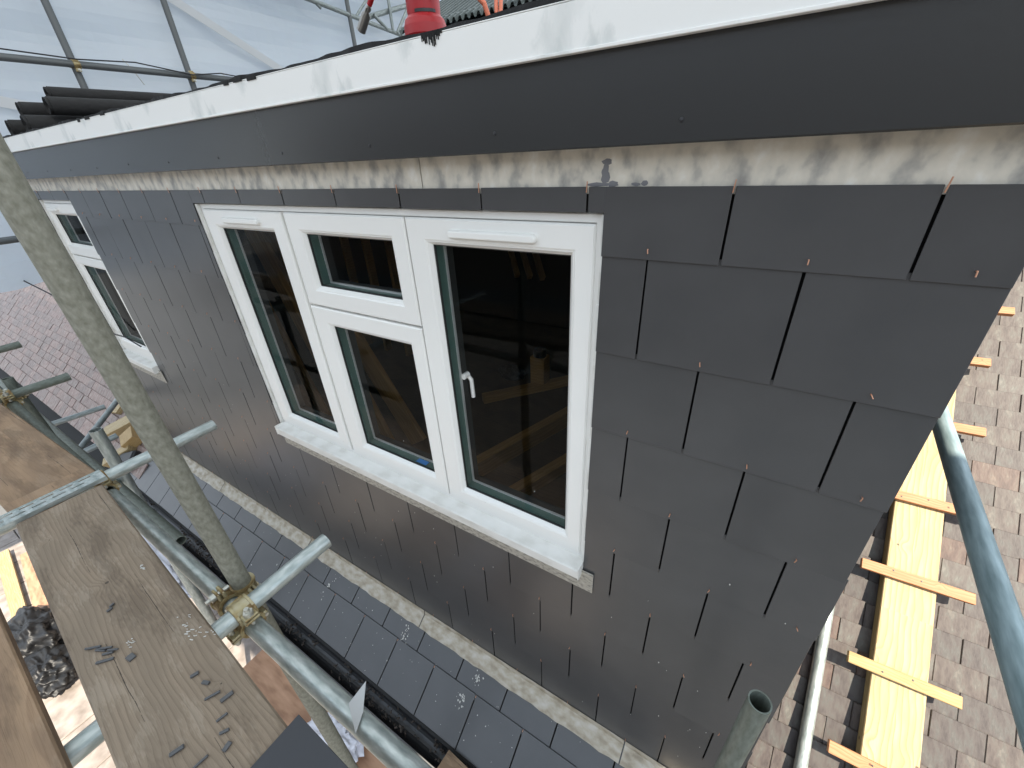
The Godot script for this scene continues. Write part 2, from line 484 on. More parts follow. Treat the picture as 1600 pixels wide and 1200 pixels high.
	mats.paper = mat("grey lead scrap", lin(0.42, 0.42, 0.41), 0.55)
	mats.mortar = mat("mortar speck", lin(0.55, 0.54, 0.50), 0.9)
	mats.dirt = with_tex(mat("gutter debris", lin(0.075, 0.066, 0.056), 0.95), lichen, Vector3(5, 5, 1))
	mats.slab = with_tex(mat("pale paving slab", lin(0.37, 0.33, 0.305), 0.85), noise_tex(71, 0.01, 5, [[0.0, Color(0.72, 0.70, 0.68)], [0.6, Color(0.92, 0.91, 0.9)], [1.0, w]], 512), Vector3(0.8, 0.8, 1))
	mats.ground = mat("bare ground", lin(0.135, 0.137, 0.138), 0.95)
	mats.brick = with_tex(mat("house render", lin(0.36, 0.30, 0.26), 0.9), lichen, Vector3(1, 1, 1))


# ---------------------------------------------------------------- geometry shortcuts
func roof_basis() -> Basis:
	# x along the eave, y out of the slope, z down the slope
	var a := deg_to_rad(PITCH)
	return Basis(Vector3.RIGHT, Vector3(0, cos(a), sin(a)), Vector3(0, -sin(a), cos(a)))


func on_roof(x: float, s: float, h: float) -> Vector3:
	return Vector3(0, EAVE_Y, 0) + roof_basis() * Vector3(x, h, s)


# what is left of a rectangle [x0, y0, x1, y1] outside the holes
func cut(r: Array, holes: Array) -> Array:
	var left := [r]
	for h in holes:
		var next := []
		for q in left:
			if h[0] >= q[2] or h[2] <= q[0] or h[1] >= q[3] or h[3] <= q[1]:
				next.append(q)
				continue
			if h[0] > q[0]: next.append([q[0], q[1], h[0], q[3]])
			if h[2] < q[2]: next.append([h[2], q[1], q[2], q[3]])
			var a: float = maxf(q[0], h[0])
			var b: float = minf(q[2], h[2])
			if h[1] > q[1]: next.append([a, q[1], b, h[1]])
			if h[3] < q[3]: next.append([a, h[3], b, q[3]])
		left = next
	return left.filter(func(q): return q[2] - q[0] > 0.004 and q[3] - q[1] > 0.004)


func _ready() -> void:
	rng.seed = 20
	# ------------------------------------------------ camera, sky, sun, exposure
	var cam := Camera3D.new()
	cam.name = "camera"
	cam.transform = Transform3D(Basis(Vector3(0.85008269, -0.04787592, -0.5244686), Vector3(-0.22254044, 0.869928, -0.44011479), Vector3(0.47732082, 0.49084944, 0.72885641)).orthonormalized(), Vector3(0, 0, 1))
	cam.fov = 86.25
	cam.near = 0.02
	cam.far = 500.0
	cam.current = true
	add_child(cam)
	var env := Environment.new()
	env.background_mode = Environment.BG_SKY
	var skm := ProceduralSkyMaterial.new()
	skm.sky_top_color = Color(0.72, 0.78, 0.85)
	skm.sky_horizon_color = Color(0.90, 0.92, 0.935)
	skm.sky_curve = 0.2
	skm.ground_bottom_color = Color(0.30, 0.28, 0.26)
	skm.ground_horizon_color = Color(0.62, 0.64, 0.66)
	skm.sky_energy_multiplier = 1.0
	var sky := Sky.new()
	sky.sky_material = skm
	env.sky = sky
	env.tonemap_mode = Environment.TONE_MAPPER_LINEAR
	env.tonemap_exposure = 3.0
	env.sdfgi_enabled = true
	env.ssao_enabled = true
	env.ssil_enabled = true
	var we := WorldEnvironment.new()
	we.name = "environment"
	we.environment = env
	add_child(we)
	var sun := DirectionalLight3D.new()
	sun.name = "sun"
	sun.light_energy = 1.3
	sun.light_color = Color(1.0, 0.955, 0.88)
	sun.light_angular_distance = 0.5
	sun.shadow_enabled = true
	add_child(sun)
	sun.look_at_from_position(Vector3(0.78, 0.99, 0.33) * 20.0, Vector3.ZERO)

	make_materials()
	build_ground()
	build_house()
	build_opposite()
	build_dormer()
	build_sheeting()
	build_scaffold()
	build_on_roof()
	build_roof_ladder()
	build_interior()
	build_small_things()


# ---------------------------------------------------------------- ground
func build_ground() -> void:
	var b := Mb.new()
	b.rbox(-60, -5.35, 60, -5.05, -60, 60)
	var g := solo(b, "ground", mats.ground, "bare earth round the house seen through the scaffold gaps", "", "", "structure")
	for i in 15:
		for k in 6:
			var x := -9.6 + i * 0.6 + rng.randf_range(-0.01, 0.01)
			var z := 0.5 + k * 0.6 + (0.0 if i % 2 else 0.04)
			var s := Mb.new()
			s.off = Vector2(i * 0.37, k * 0.53)
			s.box(Vector3(x, -5.03, z), Vector3(0.588, 0.06, 0.588), Basis(Vector3.UP, rng.randf_range(-0.01, 0.01)), 0.006)
			part(s, "paving_slab", mats.slab, g)


# unseen brick house added behind the viewer to darken what slates and panes mirror
func build_opposite() -> void:
	var h := thing("added_opposite_house", "plain brick house with tiled roof, unseen behind the viewer, added to darken reflections", "house", Vector3(-4, -5.05, 15))
	var b := Mb.new()
	b.rbox(-22, -5.05, 14, 0.8, 13.0, 20.0)
	part(b, "wall", mats.brick, h)
	var r := Mb.new()
	for e in [[Vector3(-4, 2.4, 14.7), 0.72], [Vector3(-4, 2.4, 18.3), -0.72]]:
		r.box(e[0], Vector3(37, 0.12, 5.4), Basis(Vector3.RIGHT, -e[1]))
	part(r, "roof", mats.tile3, h)
	for k in 6:
		var w := Mb.new()
		w.rbox(-19.0 + k * 5.4, -1.4, -17.4 + k * 5.4, -0.1, 12.95, 12.99)
		part(w, "window", mats.black, h)


# ---------------------------------------------------------------- the house under the dormer
func build_house() -> void:
	var rb := roof_basis()
	# right of the dormer, left of it, and below
	var roof := thing("tiled_roof", "weathered brown clay tiled roof slope running past both sides of the dormer", "roof", Vector3(0, -3.0, 0.5))
	var u := Mb.new()
	u.box(on_roof(1.9, -1.7, -0.03), Vector3(3.2, 0.04, 4.6), rb)
	u.box(on_roof(-10.9, -1.7, -0.03), Vector3(11.4, 0.04, 4.6), rb)
	u.box(on_roof(-2.4, 0.22, -0.035), Vector3(5.6, 0.04, 0.58), rb)
	part(u, "underlay", mats.felt, roof)
	var tm := []
	for k in 3:
		var b := Mb.new()
		b.off = Vector2(k * 0.31, k * 0.77)
		b.box(Vector3(0, 0, 0), Vector3(0.1688 - k * 0.0004, 0.009, 0.225), Basis.IDENTITY, 0.0025)
		tm.append(b.mesh())
	var tilt := Basis(Vector3.RIGHT, deg_to_rad(7.0))
	for r in 33:
		var s := 0.33 - r * 0.1075
		for c in 7:
			var x := 0.40 + c * 0.1695 + (0.0848 if r % 2 else 0.0)
			if x > 1.52: continue
			var k := rng.randi_range(0, 4)
			if rng.randf() < 0.10: k = 5
			if x < 0.62 and r < 7 and rng.randf() < 0.13: k = 6
			var t := Transform3D(rb * tilt * Basis(Vector3.UP, rng.randf_range(-0.006, 0.006)) * Basis(Vector3.BACK, rng.randf_range(-0.007, 0.007)), on_roof(x + rng.randf_range(-0.0004, 0.0004), s - 0.1117 + rng.randf_range(-0.003, 0.003), 0.0085 + rng.randf_range(-0.0008, 0.0012)))
			inst(tm[rng.randi_range(0, 2)], "roof_tile", mats["tile%d" % k], roof, Transform3D(t.basis, t.origin - roof.position))
	# the far left slope: one joined mass of tiles lightened in colour for missing light, a hand-width each
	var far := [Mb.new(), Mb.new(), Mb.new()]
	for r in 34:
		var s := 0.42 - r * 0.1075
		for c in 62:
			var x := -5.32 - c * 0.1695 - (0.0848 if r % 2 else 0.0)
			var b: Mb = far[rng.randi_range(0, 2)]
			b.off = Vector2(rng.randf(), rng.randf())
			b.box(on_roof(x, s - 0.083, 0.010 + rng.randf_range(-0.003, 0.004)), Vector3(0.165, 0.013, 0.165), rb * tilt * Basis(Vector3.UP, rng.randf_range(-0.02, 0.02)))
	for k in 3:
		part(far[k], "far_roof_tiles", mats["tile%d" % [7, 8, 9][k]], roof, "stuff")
	var w := Mb.new()
	w.rbox(-16.0, -5.1, 3.2, -3.02, -0.3, 0.12)
	solo(w, "house_wall", mats.brick, "rendered house wall in shadow under the eaves", "wall")

	# the slate apron under the dormer wall
	var ap := thing("slate_apron", "narrow strip of new dark grey slates below the stained lead flashing", "roof", Vector3(-2.5, -2.9, 0.4))
	var bottoms := [0.235, 0.485]
	for row in 2:
		var x0: float = [-1.687, -1.846][row]
		for k in range(-13, 8):
			var xa := x0 + k * 0.3135
			var xb := xa + 0.3135
			xa = maxf(xa + 0.0035, -5.6); xb = minf(xb - 0.0035, 0.345)
			if xb - xa < 0.03: continue
			var b := Mb.new()
			b.off = Vector2(rng.randf(), rng.randf())
			var ln: float = [0.26, 0.28][row]
			b.box(Vector3(0, 0, 0), Vector3(xb - xa, 0.006, ln), Basis.IDENTITY, 0.0012)
			var t := Transform3D(rb * Basis(Vector3.RIGHT, deg_to_rad(1.7)), on_roof((xa + xb) / 2, bottoms[row] - ln / 2 + rng.randf_range(-0.0015, 0.0015), 0.004))
			inst(b.mesh(), "slate", mats["slate%d" % rng.randi_range(0, 3)], ap, Transform3D(t.basis, t.origin - ap.position))
			if row == 0:
				var rv := inst(rivet_mesh(), "copper_rivet", mats.copper, ap)
				rv.transform = Transform3D(rb * Basis(Vector3.RIGHT, -PI / 2), on_roof((xa + xb) / 2, 0.21, 0.009) - ap.position)
	# flashing dressed over the slates, in lengths
	var fl := thing("lead_flashing", "long stained lead flashing along the foot of the dormer wall", "flashing", Vector3(-2.4, -2.7, 0.05))
	var cuts := [-5.3, -3.95, -2.62, -1.425, -0.10, 0.42]
	for i in cuts.size() - 1:
		var b := Mb.new()
		b.off = Vector2(i * 0.7, i * 0.3)
		var a: float = cuts[i] + 0.003
		var e: float = cuts[i + 1] - 0.003
		var n := int((e - a) / 0.05) + 1
		for j in n:
			var xa := lerpf(a, e, float(j) / n)
			var xb := lerpf(a, e, float(j + 1) / n)
			var f := func(x: float) -> Array:
				var wv := 0.0018 * sin(x * 23.0) + 0.0015 * sin(x * 57.0 + 1.0)
				return [Vector3(x, -2.555, 0.007), Vector3(x, -2.590 + wv, 0.012 + wv), on_roof(x, 0.03, 0.017 + wv), on_roof(x, 0.0865 + wv * 1.4, 0.0135 + absf(wv)), on_roof(x, 0.0865 + wv * 1.4, 0.0085)]
			var A: Array = f.call(xa)
			var B: Array = f.call(xb)
			var run := 0.0
			for q in 4:
				var st: float = A[q].distance_to(A[q + 1])
				b.quad(A[q], B[q], B[q + 1], A[q + 1], Vector3(0, 0.6, 0.8), Vector2(xa, run), Vector2(xb, run), Vector2(xb, run + st), Vector2(xa, run + st))
				run += st
		part(b, "lead_sheet", mats.lead_flash, fl)

	# black gutter full of debris under the apron
	var gt := thing("eaves_gutter", "black gutter choked with debris along the slate apron edge", "gutter", Vector3(-2.4, -3.05, 0.49))
	var gb := Mb.new()
	var gc := Vector3(0, -2.925, 0.452)
	for k in 10:
		var a0 := PI + PI * k / 10.0
		var a1 := PI + PI * (k + 1) / 10.0
		for rr in [[0.056, 1.0], [0.052, -1.0]]:
			var p0: Vector3 = gc + Vector3(0, sin(a0), cos(a0)) * rr[0]
			var p1: Vector3 = gc + Vector3(0, sin(a1), cos(a1)) * rr[0]
			gb.pq(Vector3(-5.6, p0.y, p0.z), Vector3(0.5, p0.y, p0.z), Vector3(0.5, p1.y, p1.z), Vector3(-5.6, p1.y, p1.z), Vector3(0, sin(a0), cos(a0)) * rr[1])
	part(gb, "trough", mats.black, gt)
	var db := Mb.new()
	for i in 800:
		var x := rng.randf_range(-5.5, 0.45)
		if sin(x * 3.1) + sin(x * 7.7 + 1.0) < -0.6: continue
		var sz := rng.randf_range(0.003, 0.013)
		db.box(Vector3(x, -2.955 + rng.randf_range(-0.012, 0.035), 0.432 + rng.randf_range(-0.028, 0.055)), Vector3(sz * 1.6, sz * 0.7, sz), Basis.from_euler(Vector3(rng.randf() * 3, rng.randf() * 3, rng.randf() * 3)))
	part(db, "leaf_debris", mats.dirt, gt, "stuff")
	var lip := Mb.new()
	lip.box(on_roof(-2.55, 0.475, -0.012), Vector3(6.1, 0.012, 0.06), rb)
	lip.rbox(-5.6, -2.965, 0.5, -2.88, 0.392, 0.3985, 0.001)
	part(lip, "felt_edge", mats.felt, gt)


# ---------------------------------------------------------------- dormer
func rivet_mesh() -> ArrayMesh:
	if not mats.has("rivet_mesh"):
		var b := Mb.new()
		b.tube(Vector3(0, 0, -0.002), Vector3(0.0005, 0.001, 0.0045), 0.0013, 6, false)
		b.tube(Vector3(0.0005, 0.001, 0.0045), Vector3(0.0015, -0.0085, 0.0055), 0.0013, 6, false)
		mats["rivet_mesh"] = b.mesh()
	return mats["rivet_mesh"]


func build_dormer() -> void:
	var d := thing("dormer", "dark grey slate hung dormer wall with white trimmed flat roof and two white windows", "dormer", Vector3(-2.4, -2.6, 0))
	var XL := -5.15
	var XR := 0.345
	var open1 := [-2.40, -1.47, -0.368, -0.135]
	var open2 := [-4.87, -1.47, -4.135, -0.137]
	# carcass behind the slates
	var c := Mb.new()
	for r in cut([XL, -2.75, XR - 0.012, 0.1385], [open1, open2]):
		c.rbox(r[0], r[1], r[2], r[3], -0.14, -0.030)
	c.rbox(XR - 0.13, -2.75, XR - 0.012, 0.1385, -4.3, -0.14)
	c.rbox(XL, -2.75, XL + 0.12, 0.1385, -4.3, -0.14)
	c.rbox(XL, -2.75, XR - 0.012, 0.1385, -4.42, -4.3)
	part(c, "carcass", mats.felt, d)
	# slates, course by course, each cut round the windows
	var full := {}
	var pin := rivet_mesh()
	var tilt := atan(0.0046 / GAUGE)
	for k in 10:
		var yb := -0.235 - GAUGE * k
		var top := yb + GAUGE + 0.012
		if k == 0: top = -0.079
		var x0 := -0.0995 if k % 2 == 0 else -0.2555
		for j in range(-18, 4):
			var xa := x0 + j * SLATE_W + 0.0026
			var xb := xa + SLATE_W - 0.0052
			var right := XR + rng.randf_range(-0.005, 0.003)
			xa = maxf(xa, XL); xb = minf(xb, right)
			if xb - xa < 0.02: continue
			var edge := xb == right
			var cx := (xa + xb) / 2
			var rects := cut([xa, yb, xb, top], [open1, open2])
			if rects.is_empty(): continue
			var key := "%d" % int(k == 0)
			var mesh: ArrayMesh
			var whole: bool = rects.size() == 1 and absf((xb - xa) - (SLATE_W - 0.0052)) < 1e-4 and rects[0][1] == yb and rects[0][3] == top and rects[0][0] == xa and rects[0][2] == xb
			if whole and full.has(key):
				mesh = full[key]
			else:
				var b := Mb.new()
				b.off = Vector2(rng.randf(), rng.randf())
				for q in rects:
					b.rbox(q[0] - cx, q[1] - yb, q[2] - cx, q[3] - yb, -0.0030, 0.0, 0.0010)
				mesh = b.mesh()
				if whole: full[key] = mesh
			var t := Transform3D(Basis(Vector3.RIGHT, -tilt + rng.randf_range(-0.003, 0.003)) * Basis(Vector3.BACK, rng.randf_range(-0.0025, 0.0025)), Vector3(cx, yb + rng.randf_range(-0.0012, 0.0012), 0.0045 + rng.randf_range(-0.0006, 0.0006)))
			var s := inst(mesh, "slate", mats["slate%d" % rng.randi_range(0, 3)], d, Transform3D(t.basis, t.origin - d.position))
			var px := 0.0 if not edge else (xb - xa) * 0.1
			var shown := false
			for q in rects:
				if cx + px > q[0] + 0.01 and cx + px < q[2] - 0.01 and yb + 0.02 > q[1] and yb + 0.03 < q[3]: shown = true
			if shown:
				inst(pin, "copper_rivet", mats.copper, s, Transform3D(Basis(Vector3.BACK, rng.randf_range(-0.5, 0.5)), Vector3(px, 0.024, 0.0005)))
			if k == 0:
				var b2 := Mb.new()
				b2.bar(Vector3(xa - 0.004 - cx, -0.012 - yb + (-0.079) - 0.0, 0.004), Vector3(xa - 0.002 - cx, 0.012 - yb - 0.079, 0.006), 0.0022, 0.0016, Vector3.BACK, 0.0)
				inst(b2.mesh(), "copper_nail", mats.copper, s)
	# stained lead strip over the slates
	var cuts := [XL, -4.42, -3.27, -2.10, -0.936, XR]
	for i in cuts.size() - 1:
		var b := Mb.new()
		b.off = Vector2(i * 0.83, i * 0.41)
		b.rbox(cuts[i] + 0.0015, -0.094, cuts[i + 1] - 0.0015, 0.02, -0.012, -0.0045, 0.001)
		part(b, "lead_strip", mats.lead, d)
	# dark bare patch where the stain has flaked off
	for q in [[-0.371, -0.045, 0.008, 0.020], [-0.369, -0.028, 0.013, 0.006], [-0.388, -0.074, 0.030, 0.005], [-0.372, -0.06, 0.011, 0.016], [-0.375, -0.047, 0.007, 0.009], [-0.352, -0.073, 0.014, 0.007], [-0.30, -0.074, 0.012, 0.004], [-0.28, -0.072, 0.009, 0.006]]:
		var pb := Mb.new()
		var ring := []
		for k in 11:
			var a := TAU * k / 11.0
			ring.append(Vector3(q[0] + cos(a) * q[2] * rng.randf_range(0.7, 1.15), q[1] + sin(a) * q[3] * rng.randf_range(0.7, 1.15), -0.0039 + 0.0001 * q[2]))
		for k in 11:
			pb.pq(Vector3(q[0], q[1], -0.0037), ring[k], ring[(k + 1) % 11], Vector3(q[0], q[1], -0.0037), Vector3.BACK)
		part(pb, "bare_lead_patch", mats.lead_patch, d)
	# soffit, fascia with screws, white roof trim, felt edge, roof deck
	var so := Mb.new()
	so.rbox(XL - 0.1, 0.006, 0.75, 0.02, -0.02, 0.05)
	part(so, "soffit", mats.fascia, d)
	var fa := Mb.new()
	fa.rbox(XL - 0.1, 0.0, 0.75, 0.185, 0.052, 0.07, 0.003)
	var fo := part(fa, "fascia", mats.fascia, d)
	var sm := Mb.new()
	sm.lathe(Vector3.ZERO, [Vector2(0.0045, 0), Vector2(0.004, 0.0015), Vector2(0.0, 0.0022)], 10, Basis(Vector3.RIGHT, PI / 2))
	var smm := sm.mesh()
	for k in 13:
		var t := Transform3D(Basis.IDENTITY, Vector3(-0.203 - 0.42 * k + rng.randf_range(-0.012, 0.012), 0.037 + rng.randf_range(-0.004, 0.004), 0.07))
		inst(smm, "screw", mats.screw, fo, world_of(fo).affine_inverse() * t)
	var tr := Mb.new()
	tr.rbox(XL - 0.12, 0.162, 0.75, 0.238, 0.072, 0.085, 0.002)
	tr.rbox(XL - 0.12, 0.160, 0.75, 0.166, 0.0725, 0.089, 0.001)
	tr.rbox(XL - 0.12, 0.2382, 0.75, 0.2402, 0.0, 0.085, 0.0005)
	part(tr, "roof_trim", mats.trim, d)
	var fe := Mb.new()
	var n := 300
	for i in n:
		var xa := lerpf(XL - 0.12, 0.75, float(i) / n)
		var xb := lerpf(XL - 0.12, 0.75, float(i + 1) / n)
		var f := func(x: float) -> Array:
			var e := 0.079 + 0.006 * sin(x * 5.3) * sin(x * 17.0) + 0.0025 * sin(x * 71.0)
			var up := 0.0095 + 0.0025 * sin(x * 11.0) + 0.0012 * sin(x * 43.0)
			return [Vector3(x, 0.2405, e), Vector3(x, 0.2405 + up, e - 0.002), Vector3(x, 0.2417 + up, -0.6)]
		var A: Array = f.call(xa)
		var B: Array = f.call(xb)
		fe.pq(A[0], B[0], B[1], A[1], Vector3.BACK)
		fe.pq(A[1], B[1], B[2], A[2], Vector3.UP)
	# frayed tongue hanging over the trim below the red canister
	for i in 26:
		var x := -0.792 + i * 0.0023
		var dn := rng.randf_range(0.006, 0.026) * (0.5 + 0.5 * sin(float(i) / 26.0 * PI))
		fe.rbox(x, 0.2412 - dn, x + rng.randf_range(0.0012, 0.003), 0.244, 0.0855, 0.0872)
	for q in [[-1.66, 0.03, 0.006], [-1.60, 0.05, 0.004], [-1.52, 0.05, 0.008], [-2.75, 0.05, 0.006], [-2.95, 0.06, 0.008], [-3.05, 0.03, 0.010]]:
		fe.rbox(q[0], 0.2412 - q[2], q[0] + q[1], 0.247, 0.0854, 0.088, 0.001)
	part(fe, "felt_edge", mats.felt_roll, d)
	var dk := Mb.new()
	dk.rbox(XL - 0.1, 0.14, 0.75, 0.2370, -4.45, 0.050)
	part(dk, "roof_deck", mats.felt_roll, d)

	# windows
	build_window(d, open1, [
		[[-2.372, -1.372, -1.733, -0.163], [-2.271, -1.303, -1.825, -0.246], 0.0],
		[[-1.713, -0.540, -1.0485, -0.163], [-1.617, -0.455, -1.130, -0.243], 0.0],
		[[-1.713, -1.372, -1.0485, -0.549], [-1.603, -1.288, -1.128, -0.634], 0.0],
		[[-1.0425, -1.372, -0.392, -0.163], [-0.949, -1.297, -0.463, -0.245], 0.0]],
		[[-2.19, -1.895, -0.205], [-0.86, -0.555, -0.205]])
	build_window(d, open2, [
		[[-4.845, -0.540, -4.16, -0.163], [-4.772, -0.452, -4.238, -0.243], 0.0],
		[[-4.845, -1.372, -4.16, -0.549], [-4.768, -1.262, -4.242, -0.628], 0.0]],
		[[-4.78, -4.56, -0.205]])


func build_window(d: Node3D, o: Array, panes: Array, vents: Array) -> void:
	var w := Node3D.new()
	w.name = "window"
	w.position = Vector3((o[0] + o[2]) / 2, o[1], 0) - d.position
	d.add_child(w, true)
	var outer := [o[0] + 0.004, -1.398, o[2] - 0.004, o[3] - 0.003]
	var inner := [o[0] + 0.030, -1.374, o[2] - 0.026, -0.161]
	var f := Mb.new()
	f.ring(outer, inner, [[0, 0.0, -0.10], [0, 0.0, -0.023], [0, 0.003, -0.020], [1, 0.002, -0.020], [1, 0.0, -0.022], [1, 0.0, -0.10]])
	# fixed members behind the sash joints
	for i in panes.size():
		var a: Array = panes[i][0]
		if a[2] < inner[2] - 0.05:
			f.rbox(a[2] - 0.03, inner[1], a[2] + 0.05, inner[3], -0.10, -0.046)
	for p in panes:
		var a: Array = p[0]
		if a[1] > inner[1] + 0.05:
			f.rbox(a[0], a[1] - 0.04, a[2], a[1] + 0.03, -0.0995, -0.0455)
	part(f, "frame", mats.upvc, w)
	# side flashing strips in the reveal
	for k in 6:
		var y0: float = o[3] - 0.004 - k * 0.222
		var rv := Mb.new()
		var rv2 := Mb.new()
		rv.rbox(o[0] - 0.004, y0 - 0.222, o[0] + 0.012 + 0.003 * (k % 2), y0, -0.019, -0.004 + 0.0015 * (k % 2), 0.001)
		rv2.rbox(o[2] - 0.006 - 0.002 * (k % 2), y0 - 0.222, o[2] + 0.003, y0, -0.019, -0.003 + 0.0015 * (k % 2), 0.001)
		part(rv, "side_trim", mats.upvc_dirty, w)
		part(rv2, "side_trim", mats.upvc_dirty, w)
	for p in panes:
		var a: Array = p[0]
		var g: Array = p[1]
		var s := Mb.new()
		s.ring(a, g, [[0, 0.0, -0.075], [0, 0.0, -0.017], [0, 0.005, -0.012], [1, 0.019, -0.012], [1, 0.013, -0.0155], [1, 0.011, -0.0155], [1, 0.0, -0.029], [1, 0.0, -0.040]])
		part(s, "sash", mats.upvc, w)
		var k := Mb.new()
		k.ring(g, [g[0] + 0.005, g[1] + 0.005, g[2] - 0.005, g[3] - 0.005], [[0, -0.001, -0.040], [0, -0.001, -0.031], [1, 0.001, -0.033], [1, 0.0, -0.038]])
		part(k, "gasket", mats.gasket, w)
		var q := Mb.new()
		q.ring([g[0] - 0.02, g[1] - 0.02, g[2] + 0.02, g[3] + 0.02], g, [[1, 0.006, -0.042], [1, 0.0005, -0.042], [1, 0.0005, -0.078]])
		part(q, "glazing_reveal", mats.spacer, w)
		var sb := Mb.new()
		sb.ring(g, [g[0] + 0.006, g[1] + 0.006, g[2] - 0.006, g[3] - 0.006], [[0, -0.004, -0.078], [1, 0.0, -0.078], [1, 0.0, -0.085]])
		part(sb, "spacer_bar", mats.silver, w)
		var inn := Mb.new()
		inn.ring([a[0] + 0.03, a[1] + 0.03, a[2] - 0.03, a[3] - 0.03], [g[0] + 0.004, g[1] + 0.004, g[2] - 0.004, g[3] - 0.004], [[0, 0.0, -0.088], [1, 0.0, -0.088], [1, 0.0, -0.12], [0, 0.0, -0.12]])
		part(inn, "inner_bead", mats.gasket, w)
		var gm := Mb.new()
		gm.pq(Vector3(g[0] - 0.003, g[1] - 0.003, -0.0365), Vector3(g[2] + 0.003, g[1] - 0.003, -0.0365), Vector3(g[2] + 0.003, g[3] + 0.003, -0.0365), Vector3(g[0] - 0.003, g[3] + 0.003, -0.0365), Vector3.BACK)
		part(gm, "glass_pane", mats.glass, w)
	for v in vents:
		var b := Mb.new()
		var h := 0.0125
		var pts := []
		# a capsule outline pushed forward with a softened front edge
		for lay in [[0.0, -0.013], [0.0, -0.001], [0.003, 0.003], [0.006, 0.004]]:
			var loop := []
			var r: float = h - lay[0]
			for k in 24:
				var a := TAU * k / 24.0
				var ex: float = v[0] + h if cos(a) < 0 else v[1] - h
				loop.append(Vector3(ex + cos(a) * r, v[2] + sin(a) * r, lay[1]))
			pts.append(loop)
		var mid := Vector3((v[0] + v[1]) / 2, v[2], 0)
		for l in 3:
			for k in 24:
				var k1 := (k + 1) % 24
				var A: Vector3 = pts[l][k]
				var o2 := Vector3(0, A.y - mid.y, 0.004 * l) if absf(A.x - mid.x) < absf(v[1] - v[0]) / 2 - h else (A - mid).normalized() + Vector3(0, 0, 0.3 * l)
				b.pq(pts[l][k], pts[l][k1], pts[l + 1][k1], pts[l + 1][k], o2)
		for k in 24:
			b.pq(Vector3(mid.x, mid.y, 0.004), pts[3][k], pts[3][(k + 1) % 24], Vector3(mid.x, mid.y, 0.004), Vector3.BACK)
		part(b, "trickle_vent", mats.upvc, w)
	if o[0] > -3.0:
		var tp := Mb.new()
		tp.rbox(-1.268, -1.2872, -1.205, -1.2852, -0.071, -0.046)
		part(tp, "blue_tape", mats.blue_tape, w)
	# sill: sloping top, nose, end cap
	var s := Mb.new()
	var xa: float = o[0] + 0.022
	var xb: float = o[2] - 0.006
	var prof := [Vector2(-0.03, -1.394), Vector2(0.040, -1.401), Vector2(0.044, -1.405), Vector2(0.044, -1.446), Vector2(0.041, -1.449), Vector2(0.034, -1.449), Vector2(0.030, -1.43), Vector2(-0.03, -1.425)]
	for i in prof.size():
		var p: Vector2 = prof[i]
		var q: Vector2 = prof[(i + 1) % prof.size()]
		var nn := Vector3(0, -(q.x - p.x), (q.y - p.y)) * -1.0
		s.pq(Vector3(xa, p.y, p.x), Vector3(xb, p.y, p.x), Vector3(xb, q.y, q.x), Vector3(xa, q.y, q.x), nn)
	s.rbox(xa - 0.004, -1.451, xa, -1.390, -0.03, 0.046, 0.001)
	s.rbox(xb, -1.451, xb + 0.004, -1.390, -0.03, 0.046, 0.001)
	part(s, "sill", mats.upvc_dirty, w)
	var ld := Mb.new()
	var x_end: float = o[2] + 0.045
	ld.rbox(o[0] + 0.01, -1.540, x_end, -1.43, 0.0075, 0.0125, 0.001)
	part(ld, "sill_flashing", mats.lead_sill, w)


